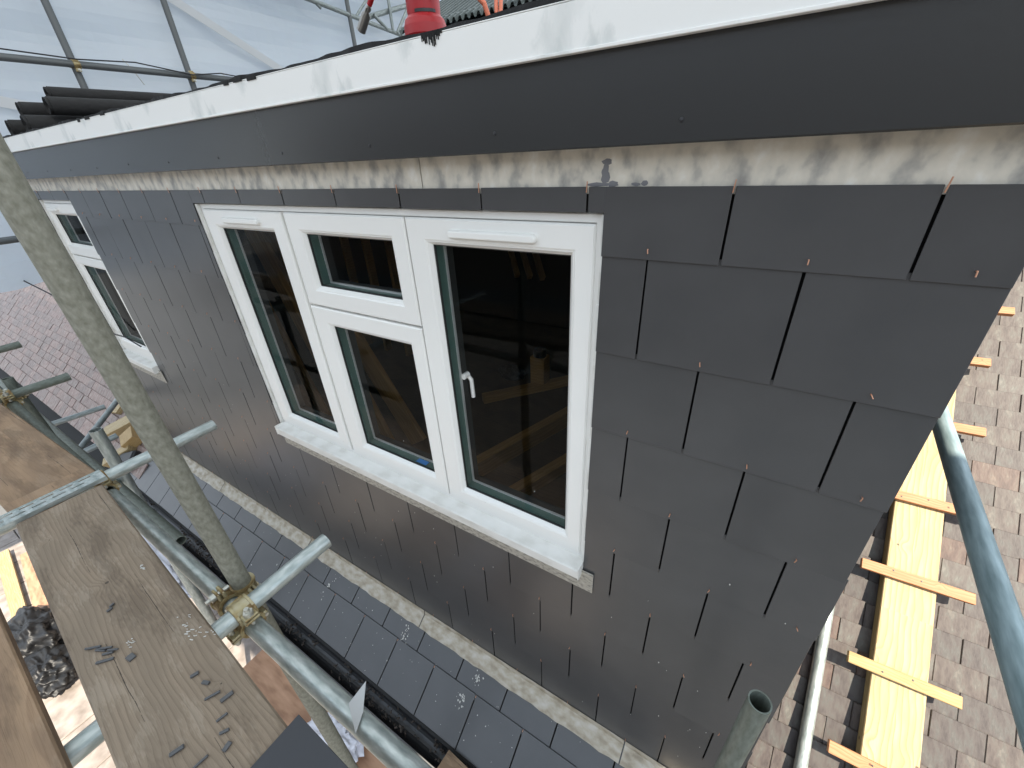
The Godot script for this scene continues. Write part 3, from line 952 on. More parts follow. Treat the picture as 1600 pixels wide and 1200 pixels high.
# ---------------------------------------------------------------- sheeting, temporary roof, gable tubes, lattice beams
func build_sheeting() -> void:
	var X := -6.02
	var s := Mb.new()
	var ny := 66
	var nz := 60
	var f := func(i: int, k: int) -> Vector3:
		var y := lerpf(-0.62, 4.2, float(i) / ny)
		var z := lerpf(-9.5, 3.2, float(k) / nz)
		var wv := 0.030 * sin(y * 5.0 + z * 0.9) + 0.022 * sin(z * 3.1 + y * 1.3) + 0.012 * sin(y * 17.0 + z * 1.7)
		if i < 8: y += (0.06 * sin(z * 4.0) - 0.34 * smoothstep(-0.6, 0.3, z)) * (8 - i) / 8.0
		return Vector3(X + wv - 0.02 * (3.6 - y) * 0.2, y, z)
	for i in ny:
		for k in nz:
			var a: Vector3 = f.call(i, k)
			var b: Vector3 = f.call(i, k + 1)
			var c: Vector3 = f.call(i + 1, k + 1)
			var d: Vector3 = f.call(i + 1, k)
			s.quad(a, b, c, d, Vector3.RIGHT, Vector2(a.z, a.y), Vector2(b.z, b.y), Vector2(c.z, c.y), Vector2(d.z, d.y))
	var sh := thing("gable_sheeting", "white translucent plastic sheeting closing the far end of the scaffold", "sheeting", Vector3(X, -0.7, -3))
	part(s, "sheet", mats.sheet, sh)
	for q in [[Vector3(X + 0.06, 1.77, -1.6), Vector3(X + 0.06, 0.85, -3.55)], [Vector3(X + 0.06, 0.62, -0.2), Vector3(X + 0.06, 0.42, -1.2)]]:
		var b := Mb.new()
		b.bar(q[0], q[1], 0.085, 0.004, Vector3.RIGHT, 0.0)
		part(b, "reinforced_band", mats.hem, sh)
	for q in [[0.86, -1.35], [0.84, -2.28]]:
		var b := Mb.new()
		var p := Vector3(-5.93, q[0] + 0.13, q[1])
		b.path([p, p + Vector3(0.01, -0.05, -0.03), p + Vector3(0.0, -0.12, -0.07), p + Vector3(0.01, -0.2, -0.1)], 0.004, 5)
		part(b, "tie_string", mats.mortar, sh)

	# unseen temporary roof, its extent shaped to shade wall, boards, sheeting and left slope
	var tr := thing("temporary_shade_roof", "unseen white translucent sheeted temporary roof, its extent shaped for shade", "temporary roof", Vector3(-1, 2.5, 2.5))
	var np := 40
	for bay in [[-13.5, 4.08, 0.75, 3.0], [-13.5, 2.9, -6.5, 0.75]]:
		var p := Mb.new()
		for i in np:
			var xa := lerpf(bay[0], bay[1], float(i) / np)
			var xb := lerpf(bay[0], bay[1], float(i + 1) / np)
			for k in 8:
				var za := lerpf(bay[2], bay[3], k / 8.0)
				var zb := lerpf(bay[2], bay[3], (k + 1) / 8.0)
				var g := func(x: float, z: float) -> Vector3: return Vector3(x, 2.5 - 0.03 * absf(sin(x * 1.3 * PI)) * absf(sin((z - bay[2]) / (bay[3] - bay[2]) * PI)), z)
				p.pq(g.call(xa, za), g.call(xb, za), g.call(xb, zb), g.call(xa, zb), Vector3.DOWN)
		part(p, "roof_sheet", mats.sheet if bay[2] > 0.0 else mats.thin_sheet, tr)
	for k in 6:
		var b := Mb.new()
		b.tube(Vector3(-6.0 + k * 2.015, 2.56, 0.7 if k > 4 else -6.5), Vector3(-6.0 + k * 2.015, 2.56, 3.1), 0.0242, 12)
		part(b, "roof_tube", mats.galv, tr)

	# tubes against the gable sheet
	var G := -5.9
	var tubes := [
		["scaffold_tube", Vector3(G, -0.6, -0.935), Vector3(G, 3.2, -0.935), "upright scaffold tube against white sheeting, left of the two crossing the horizontal one"],
		["scaffold_tube", Vector3(G, -0.6, -1.91), Vector3(G, 3.2, -1.91), "upright scaffold tube against white sheeting, right of the two crossing the horizontal one"],
		["scaffold_tube", Vector3(G, -0.6, -4.33), Vector3(G, 3.2, -4.33), "upright scaffold tube under the lattice beam, rising behind the white trim"],
		["scaffold_tube", Vector3(G + 0.05, 0.897, 2.5), Vector3(G + 0.05, 0.897, -3.6), "horizontal dark scaffold tube across the white gable sheeting"],
		["scaffold_tube", Vector3(G + 0.05, -0.48, 2.0), Vector3(G + 0.05, -0.46, -0.35), "short dark horizontal tube along the lower hem of the gable sheeting"],
	]
	for t in tubes:
		var b := Mb.new()
		b.tube(t[1], t[2], 0.029, 16)
		solo(b, t[0], mats.tube_dark, t[3], "scaffold tube", "scaffold tubes at the gable sheet")
	for z in [-0.935, -1.91]:
		coupler(Vector3(G + 0.025, 0.897, z), Vector3.UP, Vector3.BACK, Vector3.RIGHT, "small coupler joining the horizontal gable tube to the %s upright" % ("left" if z > -1 else "right"))
	var cb := Mb.new()
	cb.path([Vector3(G + 0.11, 1.02, 1.5), Vector3(G + 0.11, 1.0, 0.0), Vector3(G + 0.09, 0.95, -0.4), Vector3(G + 0.09, 0.93, -0.95), Vector3(G + 0.09, 0.955, -1.4), Vector3(G + 0.09, 0.90, -1.9), Vector3(G + 0.09, 0.94, -2.2), Vector3(G + 0.09, 0.90, -2.8)], 0.006, 6)
	solo(cb, "cable", mats.cable, "thin black cable draped along the horizontal gable tube", "cable")

	# lattice beams above the far corner
	var lb := thing("lattice_beam", "lower aluminium lattice beam sloping down behind the red canister", "lattice beam", Vector3(G, 1.6, -4.5), "lattice beams of the temporary roof")
	var ch := Mb.new()
	ch.tube(Vector3(G, 2.05, -1.4), Vector3(G, 1.655, -6.2), 0.028, 12)
	part(ch, "chord", mats.tube_grey, lb)
	var up := Mb.new()
	up.tube(Vector3(G, 2.62, -1.2), Vector3(G, 2.24, -6.0), 0.028, 12)
	part(up, "chord", mats.tube_grey, lb)
	for q in [[-3.45, 2.05, -3.86, 1.80], [-4.46, 1.82, -4.72, 2.05], [-3.0, 1.91, -3.45, 2.42]]:
		var b := Mb.new()
		b.tube(Vector3(G, q[1], q[0]), Vector3(G, q[3], q[2]), 0.018, 10)
		part(b, "web_bar", mats.tube_grey, lb)
	var lc := thing("lattice_beam", "upper aluminium lattice beam rising to the right behind the red canister", "lattice beam", Vector3(G, 1.8, -5), "lattice beams of the temporary roof")
	var cu := Mb.new()
	cu.tube(Vector3(G - 0.04, 1.80, -4.55), Vector3(G - 0.04, 2.62, -7.1), 0.034, 12)
	part(cu, "chord", mats.tube_grey, lc)
	for q in [[-4.78, 1.88, -5.02, 1.75], [-5.52, 2.06, -5.22, 1.73], [-5.12, 2.9, -5.14, 1.73]]:
		var b := Mb.new()
		b.tube(Vector3(G + 0.02, q[1], q[0]), Vector3(G + 0.02, q[3], q[2]), 0.024, 10)
		part(b, "web_bar", mats.tube_grey, lc)

	# corrugated steel roofing beyond, its lower edge facing the viewer
	var cs := thing("corrugated_roof", "grey green corrugated steel roofing sheets sloping up behind the orange hoses", "corrugated sheets", Vector3(-3.0, 1.3, -4.3))
	for k in 2:
		var b := Mb.new()
		var nn := 300
		for i in nn:
			var xa := -4.6 + 3.0 * i / nn
			var xb := -4.6 + 3.0 * (i + 1) / nn
			var h := func(x: float) -> float: return 0.022 * clampf(1.8 * sin(x * 72.0), -1.0, 1.0)
			var y0 := 1.50 + k * 0.0 - (0.14 if k == 1 else 0.0)
			var za := -4.2 + (0.30 if k == 1 else 0.0)
			var ra := [Vector3(xa, y0 + h.call(xa), za), Vector3(xa, y0 + h.call(xa) + 1.3, za - 2.6)]
			var rbb := [Vector3(xb, y0 + h.call(xb), za), Vector3(xb, y0 + h.call(xb) + 1.3, za - 2.6)]
			b.quad(ra[0], rbb[0], rbb[1], ra[1], Vector3(0, 1, 1), Vector2(xa, 0), Vector2(xb, 0), Vector2(xb, 1), Vector2(xa, 1))
			var dn := Vector3(0, -0.006, 0)
			b.quad(ra[0] + dn, rbb[0] + dn, rbb[0], ra[0], Vector3.BACK, Vector2(xa, 0), Vector2(xb, 0), Vector2(xb, 0), Vector2(xa, 0))
		part(b, "corrugated_sheet", mats.corrugated, cs)
	var bb := Mb.new()
	bb.rbox(-4.7, 1.41, -1.5, 1.455, -4.12, -4.05, 0.004)
	part(bb, "bearer", mats.tube_grey, cs)
	var bk := Mb.new()
	bk.rbox(-4.7, 1.0, -1.5, 1.535, -4.42, -4.30)  # black backing added so the hollows under the corrugations look dark
	part(bk, "dark_backing", mats.black, cs)


# ---------------------------------------------------------------- scaffold
func coupler(at: Vector3, a: Vector3, b: Vector3, between: Vector3, label: String, r := 0.0255) -> void:
	# two clamp bands, one round each tube, with a pressed saddle, flaps, T-bolts and nuts
	var c := thing("tube_coupler", label, "coupler", at - Vector3(0, 0.04, 0), "scaffold couplers")
	var n := 0
	for ax in [a, b]:
		var ctr: Vector3 = at + between * (0.025 if n == 1 else -0.025)
		var out: Vector3 = between * (1.0 if n == 1 else -1.0)
		var side: Vector3 = ax.cross(out).normalized()
		var m := Mb.new()
		m.band(ctr, ax, r, r + 0.0055, 0.050, 0.0, TAU, 22)
		m.band(ctr - ax * 0.021, ax, r + 0.0055, r + 0.009, 0.006)
		m.band(ctr + ax * 0.021, ax, r + 0.0055, r + 0.009, 0.006)
		# hinge lug on one side, bolt flap on the other
		m.box(ctr + side * (r + 0.010), Vector3(0.016, 0.020, 0.044), Basis(side, out, ax.normalized()).orthonormalized(), 0.003)
		m.box(ctr - side * (r + 0.016), Vector3(0.030, 0.009, 0.040), Basis(side, out, ax.normalized()).orthonormalized(), 0.003)
		m.box(ctr - side * (r + 0.016) + out * 0.013, Vector3(0.030, 0.007, 0.036), Basis(side, out, ax.normalized()).orthonormalized(), 0.003)
		part(m, "clamp_band", mats.coupler, c)
		var q := Mb.new()
		var bp: Vector3 = ctr - side * (r + 0.019)
		q.tube(bp - out * 0.02, bp + out * 0.042, 0.0062, 10, false)
		q.tube(bp + out * 0.017, bp + out * 0.030, 0.0125, 6, false)
		part(q, "bolt", mats.bolt, c)
		q = Mb.new()
		q.tube(ctr + side * (r + 0.011) - ax * 0.026, ctr + side * (r + 0.011) + ax * 0.026, 0.005, 8, false)
		part(q, "hinge_pin", mats.bolt, c)
		n += 1
	var s := Mb.new()
	s.box(at, Vector3(0.046, 0.046, 0.012), Basis(a.normalized(), b.normalized(), a.cross(b).normalized()).orthonormalized(), 0.003)
	part(s, "saddle", mats.coupler, c)


func pole(p0: Vector3, p1: Vector3, m: Material, label: String, group := "", r := 0.0242) -> void:
	var b := Mb.new()
	b.off = Vector2(rng.randf(), rng.randf())
	b.tube(p0, p1, r, 32)
	solo(b, "scaffold_tube", m, label, "scaffold tube", group)


func build_scaffold() -> void:
	var gs := "standards of the scaffold"
	pole(Vector3(-1.135, -5.0, 0.793), Vector3(-1.135, 2.5, 0.793), mats.galv_dull, "mottled dull grey upright tube crossing the photo in front of the left window", gs, 0.0258)
	pole(Vector3(-3.60, -5.0, 0.79), Vector3(-3.60, -0.99, 0.79), mats.galv_dark, "dark upright tube at the left picture edge beyond the far board", gs)
	pole(Vector3(0.1624, -2.9, 0.4536), Vector3(0.1624, -0.925, 0.4536), mats.galv_dark, "short dirty upright tube stub with open top in front of the wall corner", gs, 0.0205)
	# ledger in two lengths
	pole(Vector3(-2.02, -1.10, 0.842), Vector3(0.9, -1.10, 0.842), mats.galv, "long shiny ledger tube beside the nearest board, running under the coupler", "ledgers of the scaffold")
	pole(Vector3(-6.0, -1.10, 0.842), Vector3(-2.06, -1.10, 0.842), mats.galv_dark, "dark ledger tube along the far board at the left", "ledgers of the scaffold")
	pole(Vector3(-6.0, -1.60, 0.72), Vector3(-2.2, -1.60, 0.72), mats.galv_dark, "lower dark ledger tube beneath the far board", "ledgers of the scaffold")
	# transoms
	var tg := "transoms of the scaffold"
	pole(Vector3(-1.021, -1.051, 0.575), Vector3(-1.021, -1.051, 1.75), mats.galv, "nearest shiny transom stub pointing at the lead flashing, clamped over the ledger", tg)
	pole(Vector3(-2.08, -1.051, 0.41), Vector3(-2.08, -1.051, 1.75), mats.galv, "second transom tube passing behind the mottled upright toward the wall", tg)
	pole(Vector3(-3.48, -1.051, 0.575), Vector3(-3.48, -1.051, 1.75), mats.galv_dark, "third dark transom stub past the far board's edge", tg)
	pole(Vector3(-4.57, -1.051, 0.57), Vector3(-4.57, -1.051, 1.75), mats.galv_dark, "farthest dark transom stub at the left picture edge", tg)
	# thin braces of the lower lift
	var bg := "tubes of the lower lift"
	pole(Vector3(-5.45, -2.0, 0.95), Vector3(-5.33, -2.0, 0.25), mats.tube_grey, "thin far horizontal tube of the lower lift, uppermost of three", bg)
	pole(Vector3(-4.62, -2.06, 0.72), Vector3(-5.5, -2.0, 0.05), mats.tube_grey, "diagonal brace tube between two thin lower lift tubes", bg)
	pole(Vector3(-4.62, -2.05, 0.80), Vector3(-4.58, -2.0, 0.39), mats.tube_grey, "thin lower lift tube ending at the yellow timber offcuts", bg)
	pole(Vector3(-3.05, -3.2, 0.72), Vector3(-3.05, -1.25, 0.66), mats.galv, "grey tube end rising behind the far board", bg, 0.03)
	# right side
	pole(Vector3(0.600, -0.735, -1.9), Vector3(0.445, -0.835, 1.6), mats.tube_blue, "thick blue grey tube coming toward the viewer over the tiled roof", "tubes over the tiled roof")
	pole(on_roof(0.598, -1.15, 0.052), on_roof(0.574, 0.42, 0.052), mats.galv, "bright galvanised tube lying down the tiled roof beside the wall corner", "tubes over the tiled roof")

	# couplers
	coupler(Vector3(-1.135, -1.098, 0.8175), Vector3.UP, Vector3.RIGHT, Vector3.BACK, "rusty coupler clamping the mottled upright to the ledger", 0.0256)
	coupler(Vector3(-1.021, -1.0755, 0.842), Vector3.RIGHT, Vector3.BACK, Vector3.UP, "yellowish coupler with big nut over the nearest transom and ledger")
	coupler(Vector3(-2.08, -1.0755, 0.842), Vector3.RIGHT, Vector3.BACK, Vector3.UP, "coupler at the end joint of the two scaffold boards")
	coupler(Vector3(-3.48, -1.0755, 0.842), Vector3.RIGHT, Vector3.BACK, Vector3.UP, "dark coupler at the third transom by the left picture edge")
	coupler(Vector3(-3.60, -1.095, 0.815), Vector3.UP, Vector3.RIGHT, Vector3.BACK, "dark coupler on the upright at the left picture edge")

	# boards
	var top := -1.0265
	var th := 0.038
	var specs := [
		[Vector3(-1.93, 0, 0.9655), Vector3(0.9, 0, 1.152), 0.226, mats.board, "nearest weathered grained scaffold board strewn with slate offcuts", 0.0],
		[Vector3(-5.4, 0, 1.10), Vector3(-1.99, 0, 0.955), 0.238, mats.board_smooth, "far smooth brown scaffold board beyond the slotted steel strip", 0.004],
		[Vector3(-2.4, 0, 1.284), Vector3(0.9, 0, 1.348), 0.225, mats.board_smooth, "brown scaffold board at the lower left picture corner", 0.0],
	]
	for s in specs:
		var b := Mb.new()
		b.off = Vector2(1.45, 0.118) if s[3] == mats.board else Vector2(rng.randf(), rng.randf())
		b.bar(s[0] + Vector3(0, top + th / 2 + s[5], 0), s[1] + Vector3(0, top + th / 2 + s[5], 0), s[2], th, Vector3.UP, 0.004)
		solo(b, "scaffold_board", s[3], s[4], "scaffold board", "boards of the working platform")

	# slotted steel strip at the board joint
	var st := Mb.new()
	var y := top + th + 0.0045
	var x0 := -1.985
	var holes := []
	for k in 9:
		for q in 2:
			holes.append([-0.026 + q * 0.028, 0.03 + k * 0.052 + q * 0.026, -0.018 + q * 0.028, 0.065 + k * 0.052 + q * 0.026])
	for r in cut([-0.034, 0.0, 0.034, 0.56], holes):
		st.box(Vector3(x0 + (r[0] + r[2]) / 2, y, 0.83 + (r[1] + r[3]) / 2), Vector3(r[2] - r[0], 0.004, r[3] - r[1]))
	st.rbox(x0 - 0.037, y - 0.012, x0 - 0.034, y + 0.004, 0.83, 1.39)
	st.rbox(x0 + 0.034, y - 0.012, x0 + 0.037, y + 0.004, 0.83, 1.39)
	solo(st, "steel_strip", mats.galv, "narrow slotted steel strip across the joint between two scaffold boards", "steel strip")


# ---------------------------------------------------------------- on the flat roof
func build_on_roof() -> void:
	# red canister at the edge
	var c := Vector3(-0.845, 0.2525, 0.005)
	var t := thing("gas_canister", "small red gas canister with flared foot standing at the roof edge", "gas canister", c)
	var b := Mb.new()
	b.lathe(c, [Vector2(0.050, 0.0), Vector2(0.052, 0.004), Vector2(0.051, 0.022), Vector2(0.047, 0.034), Vector2(0.040, 0.041), Vector2(0.0, 0.043)], 36)
	part(b, "foot", mats.red_deep, t)
	var bd := Mb.new()
	bd.lathe(c, [Vector2(0.0385, 0.04), Vector2(0.0395, 0.05), Vector2(0.040, 0.12), Vector2(0.039, 0.15), Vector2(0.02, 0.165), Vector2(0.0, 0.166)], 36)
	part(bd, "body", mats.red, t)
	var sl := Mb.new()
	sl.band(c + Vector3(0, 0.0455, 0), Vector3.UP, 0.0375, 0.0402, 0.006, 3.3, 4.6, 14)
	part(sl, "vent_slot", mats.black, t)
	sl = Mb.new()
	sl.band(c + Vector3(0, 0.091, 0), Vector3.UP, 0.039, 0.0407, 0.014, 3.5, 4.5, 14)
	part(sl, "vent_slot", mats.black, t)
	var vv := Mb.new()
	vv.tube(c + Vector3(0.036, 0.075, 0.012), c + Vector3(0.056, 0.075, 0.016), 0.006, 10, false)
	vv.box(c + Vector3(0.05, 0.089, 0.014), Vector3(0.012, 0.014, 0.012), Basis.IDENTITY, 0.002)
	part(vv, "valve", mats.chrome, t)
	# hose
	var h := Mb.new()
	var a := c + Vector3(0.056, 0.075, 0.016)
	h.path([a, a + Vector3(0.03, 0.004, 0.0), a + Vector3(0.062, 0.002, -0.01), a + Vector3(0.088, -0.012, -0.02), a + Vector3(0.11, -0.035, -0.03), a + Vector3(0.118, -0.062, -0.035)], 0.0055, 8)
	solo(h, "gas_hose", mats.orange, "short orange rubber hose curling from the red canister valve", "hose")
	var h2 := Mb.new()
	h2.path([Vector3(-0.655, 0.42, -0.05), Vector3(-0.650, 0.34, -0.02), Vector3(-0.642, 0.28, 0.0), Vector3(-0.635, 0.252, 0.01)], 0.0045, 8)
	h2.path([Vector3(-0.640, 0.42, -0.05), Vector3(-0.636, 0.34, -0.02), Vector3(-0.630, 0.28, 0.0), Vector3(-0.626, 0.252, 0.01)], 0.0045, 8)
	solo(h2, "hanging_hose", mats.orange, "doubled orange hose hanging in front of the corrugated sheets", "hose")
	# blow torch: burner cup, neck, red handle
	var bt := thing("blow_torch", "gas blow torch with grey burner cup leaning above the roof edge", "blow torch", Vector3(-1.05, 0.24, 0.0))
	var p := Vector3(-1.073, 0.302, 0.0)
	var dr := Vector3(0.72, 0.62, 0.05).normalized()
	var q := Mb.new()
	q.tube(p, p + dr * 0.040, 0.0115, 20, true)
	q.tube(p + dr * 0.040, p + dr * 0.048, 0.0115, 20, false, 0.006)
	part(q, "burner_cup", mats.chrome, bt)
	var q2 := Mb.new()
	q2.tube(p + dr * 0.046, p + dr * 0.070, 0.005, 12, false)
	q2.box(p + dr * 0.055, Vector3(0.012, 0.005, 0.018), Basis(dr, Vector3.BACK.cross(dr).normalized(), Vector3.BACK).orthonormalized(), 0.002)
	part(q2, "neck", mats.chrome, bt)
	var q3 := Mb.new()
	q3.tube(p + dr * 0.066, p + dr * 0.20, 0.0065, 14, false)
	part(q3, "handle", mats.red, bt)
	# rolls of felt lying on the roof, ends toward the edge
	var spots := [
		[Vector3(-4.72, 0.293, -0.04), 0.060, "front roll of black roofing felt on the roof, leftmost of the lower layer"],
		[Vector3(-4.30, 0.293, -0.03), 0.056, "front roll of black roofing felt on the roof, beside the leftmost"],
		[Vector3(-5.02, 0.300, -0.12), 0.066, "black felt roll at the far left end of the roof"],
		[Vector3(-4.55, 0.392, -0.10), 0.052, "black felt roll of the second layer, further left one"],
		[Vector3(-4.22, 0.395, -0.16), 0.052, "black felt roll of the second layer with clear round end"],
		[Vector3(-4.40, 0.478, -0.24), 0.045, "topmost black felt roll on the pile"],
		[Vector3(-4.95, 0.42, -0.22), 0.058, "upper black felt roll behind the mottled upright"],
	]
	for s in spots:
		var r := thing("felt_roll", s[2], "felt roll", s[0] + Vector3(0, 0.013 - s[1], 0), "rolls of black felt on the roof")
		var e := Mb.new()
		s[0] += Vector3(0, 0.013, 0)
		e.tube(s[0], s[0] + Vector3(0.10, 0.0, -1.5), s[1], 28, false)
		part(e, "roll", mats.felt_roll, r)
		var e2 := Mb.new()
		for k in 4:
			e2.band(s[0] + Vector3(-0.0006, 0, 0.004), Vector3(-0.066, 0, 0.998).normalized(), s[1] * (0.30 + 0.18 * k), s[1] * (0.38 + 0.18 * k), 0.012 + 0.004 * k, 0.0, TAU, 24)
		part(e2, "wound_end", mats.galv_dark if s[0].y < 0.3 else mats.felt_roll, r)


# ---------------------------------------------------------------- roof ladder and other things on the tiles
func build_roof_ladder() -> void:
	var rb := roof_basis()
	var t := thing("roof_ladder", "pale timber board with nailed cross battens lying down the sunlit tiled roof", "roof ladder", on_roof(0.85, 0.2, 0.02))
	var p0 := on_roof(0.842, 0.55, 0.052)
	var p1 := on_roof(0.905, -3.3, 0.052)
	var b := Mb.new()
	b.off = Vector2(0.3, 0.0)
	b.bar(p0, p1, 0.184, 0.062, rb.y, 0.003)
	part(b, "board", mats.timber, t)
	# y of each batten as seen on the slope
	var list := [[-0.04, 0.62, 0.98, 2], [-0.445, 0.655, 1.03, 1], [-0.815, 0.680, 1.054, 2], [-1.24, 0.683, 1.080, 1], [-1.625, 0.70, 1.10, 1], [-2.06, 0.72, 1.09, 1], [-2.475, 0.74, 1.098, 1], [-2.83, 0.79, 1.182, 1], [-3.2, 0.80, 1.19, 1]]
	for q in list:
		var k := Mb.new()
		k.off = Vector2(rng.randf(), rng.randf())
		k.bar(on_roof(q[1], q[0] + 0.004, 0.096), on_roof(q[2], q[0] - 0.004, 0.096), 0.047, 0.025, rb.y, 0.002)
		var o := part(k, "batten", mats.batten if q[3] == 1 else (mats.batten if q[3] == 0 else mats.batten_pale), t)
		for x in [0.80, 0.90]:
			var nl := Mb.new()
			nl.lathe(on_roof(x, q[0] + rng.randf_range(-0.01, 0.01), 0.1085), [Vector2(0.004, 0), Vector2(0.0035, 0.001), Vector2(0, 0.0012)], 8, rb)
			part(nl, "nail_head", mats.screw, o)
	# timber offcuts lying on the tiles at the left end
	var offs := [
		[Vector3(-6.05, 0, 0.02), 0.62, 0.15, 0.10, 0.75, mats.timber, "long yellow timber offcut on the far left tiles"],
		[Vector3(-6.55, 0, -0.05), 0.22, 0.14, 0.06, 0.2, mats.timber, "short square yellow timber offcut on the far left tiles"],
		[Vector3(-5.75, 0, 0.33), 0.36, 0.10, 0.09, 0.9, mats.timber, "yellow timber offcut nearest the slate apron's left end"],
		[Vector3(-5.72, 0, 0.12), 0.20, 0.16, 0.13, -0.4, mats.batten_pale, "brown timber block beside the slate apron's left end"],
	]
	for o in offs:
		var k := Mb.new()
		k.box(on_roof(o[0].x, o[0].z, 0.02 + o[3] / 2), Vector3(o[1], o[3], o[2]), rb * Basis(Vector3.UP, o[4]), 0.003)
		solo(k, "timber_offcut", o[5], o[6], "timber offcut", "timber offcuts on the far tiles")
	var bk := Mb.new()
	bk.box(on_roof(-5.55, 0.33, 0.05), Vector3(0.24, 0.10, 0.2), rb * Basis(Vector3.UP, 0.5), 0.02)
	solo(bk, "rubble_sack", mats.bag, "small black sack between the yellow timber offcuts", "sack")


# ---------------------------------------------------------------- inside the dormer, seen through the panes
func build_interior() -> void:
	var f := Mb.new()
	f.rbox(-5.03, -2.45, 0.215, -2.35, -4.3, -0.14)
	solo(f, "dormer_floor", mats.inside_floor, "dusty brown floor boards inside the dormer seen through the right pane", "", "", "structure")
	var names := ["leftmost", "second", "third", "rightmost"]
	for k in 4:
		var x := -4.82 + k * 0.41
		var b := Mb.new()
		b.rbox(x, -2.35, x + 0.045, 0.13, -2.6, -2.5)
		solo(b, "wall_stud", mats.inside_wood, "dim upright timber stud behind the upper middle pane, %s of four" % names[k], "stud", "studs inside the dormer")
	# leaning bundles of rafters
	var lean := [
		[Vector3(-3.52, 0.08, -0.86), Vector3(-2.42, -2.28, -0.80), 0.15, "leaning plank behind the left pane, uppermost of three"],
		[Vector3(-3.74, 0.08, -0.80), Vector3(-2.62, -2.28, -0.72), 0.13, "leaning plank behind the left pane, middle one of three"],
		[Vector3(-3.98, 0.08, -0.72), Vector3(-2.95, -2.28, -0.66), 0.10, "leaning plank behind the left pane, lowest of three"],
		[Vector3(-4.02, 0.08, -1.16), Vector3(-2.42, -2.28, -1.08), 0.20, "broad leaning plank behind the lower middle pane"],
		[Vector3(-4.30, 0.08, -1.10), Vector3(-2.78, -2.28, -1.00), 0.12, "narrow leaning plank behind the lower middle pane"],
	]
	for l in lean:
		var b := Mb.new()
		b.bar(l[0], l[1], 0.05, l[2], Vector3(1, 0.4, 0.0), 0.003)
		solo(b, "leaning_plank", mats.inside_wood, l[3], "plank", "planks leaning inside the dormer")
	var p := Mb.new()
	p.rbox(-2.04, -2.35, -1.87, -1.95, -2.64, -2.50, 0.004)
	solo(p, "timber_post", mats.inside_wood, "short timber block standing on the floor behind the right pane", "timber block")
	var r := Mb.new()
	r.lathe(Vector3(-1.95, -1.95, -2.57), [Vector2(0.07, 0), Vector2(0.075, 0.04), Vector2(0.07, 0.08), Vector2(0.03, 0.08), Vector2(0.03, 0.03), Vector2(0, 0.03)], 20)
	solo(r, "tape_roll", mats.black, "dark roll on top of the short timber block", "roll")
	for q in [[Vector3(-1.80, -2.27, -0.80), Vector3(-1.34, -2.27, -2.2), 0.16, "long timber beam lying across the floor behind the right pane"], [Vector3(-1.45, -2.29, -0.55), Vector3(-0.95, -2.29, -1.9), 0.11, "second timber beam on the floor, low in the right pane"], [Vector3(-2.35, -2.30, -2.0), Vector3(-1.6, -2.30, -2.9), 0.09, "thin timber on the floor behind the short timber block"]]:
		var b := Mb.new()
		b.bar(q[0], q[1], 0.09, q[2], Vector3.UP, 0.003)
		solo(b, "floor_beam", mats.inside_wood, q[3], "beam", "beams on the dormer floor")
	for k in 3:
		var b := Mb.new()
		b.bar(Vector3(-2.62 + k * 0.16, -0.92, -3.1), Vector3(-2.40 + k * 0.16, -1.20, -2.9), 0.05, 0.07, Vector3.UP)
		solo(b, "sloping_rafter", mats.batten_pale, "sloping rafter coloured pale as if lit, high behind the right pane, %s" % ["leftmost of three", "middle of three", "rightmost of three"][k], "rafter", "rafters inside the dormer")  # pale colour stands in for light from a rear roof opening
	var sb := Mb.new()
	blob(sb, Vector3(-2.36, -2.28, -2.62), Vector3(0.16, 0.08, 0.12), 5)
	solo(sb, "dark_bundle", mats.bag, "dark crumpled bundle left of the short timber block inside", "bundle")
	# window handles on the inside
	for h in [[Vector3(-0.938, -0.758, -0.086), Vector3(0.004, -0.100, 0.0), "white lever handle inside the right pane"], [Vector3(-1.44, -0.470, -0.088), Vector3(0.090, -0.004, 0.0), "white lever handle inside the upper middle pane"]]:
		var b := Mb.new()
		b.tube(h[0], h[0] + Vector3(0, 0, -0.03), 0.012, 12, false)
		b.path([h[0] + Vector3(0, 0, -0.025), h[0] + h[1] * 0.25 + Vector3(0.012, 0, -0.032), h[0] + h[1] + Vector3(0.012, 0, -0.030)], 0.0085, 10)
		solo(b, "window_handle", mats.upvc, h[2], "window handle")


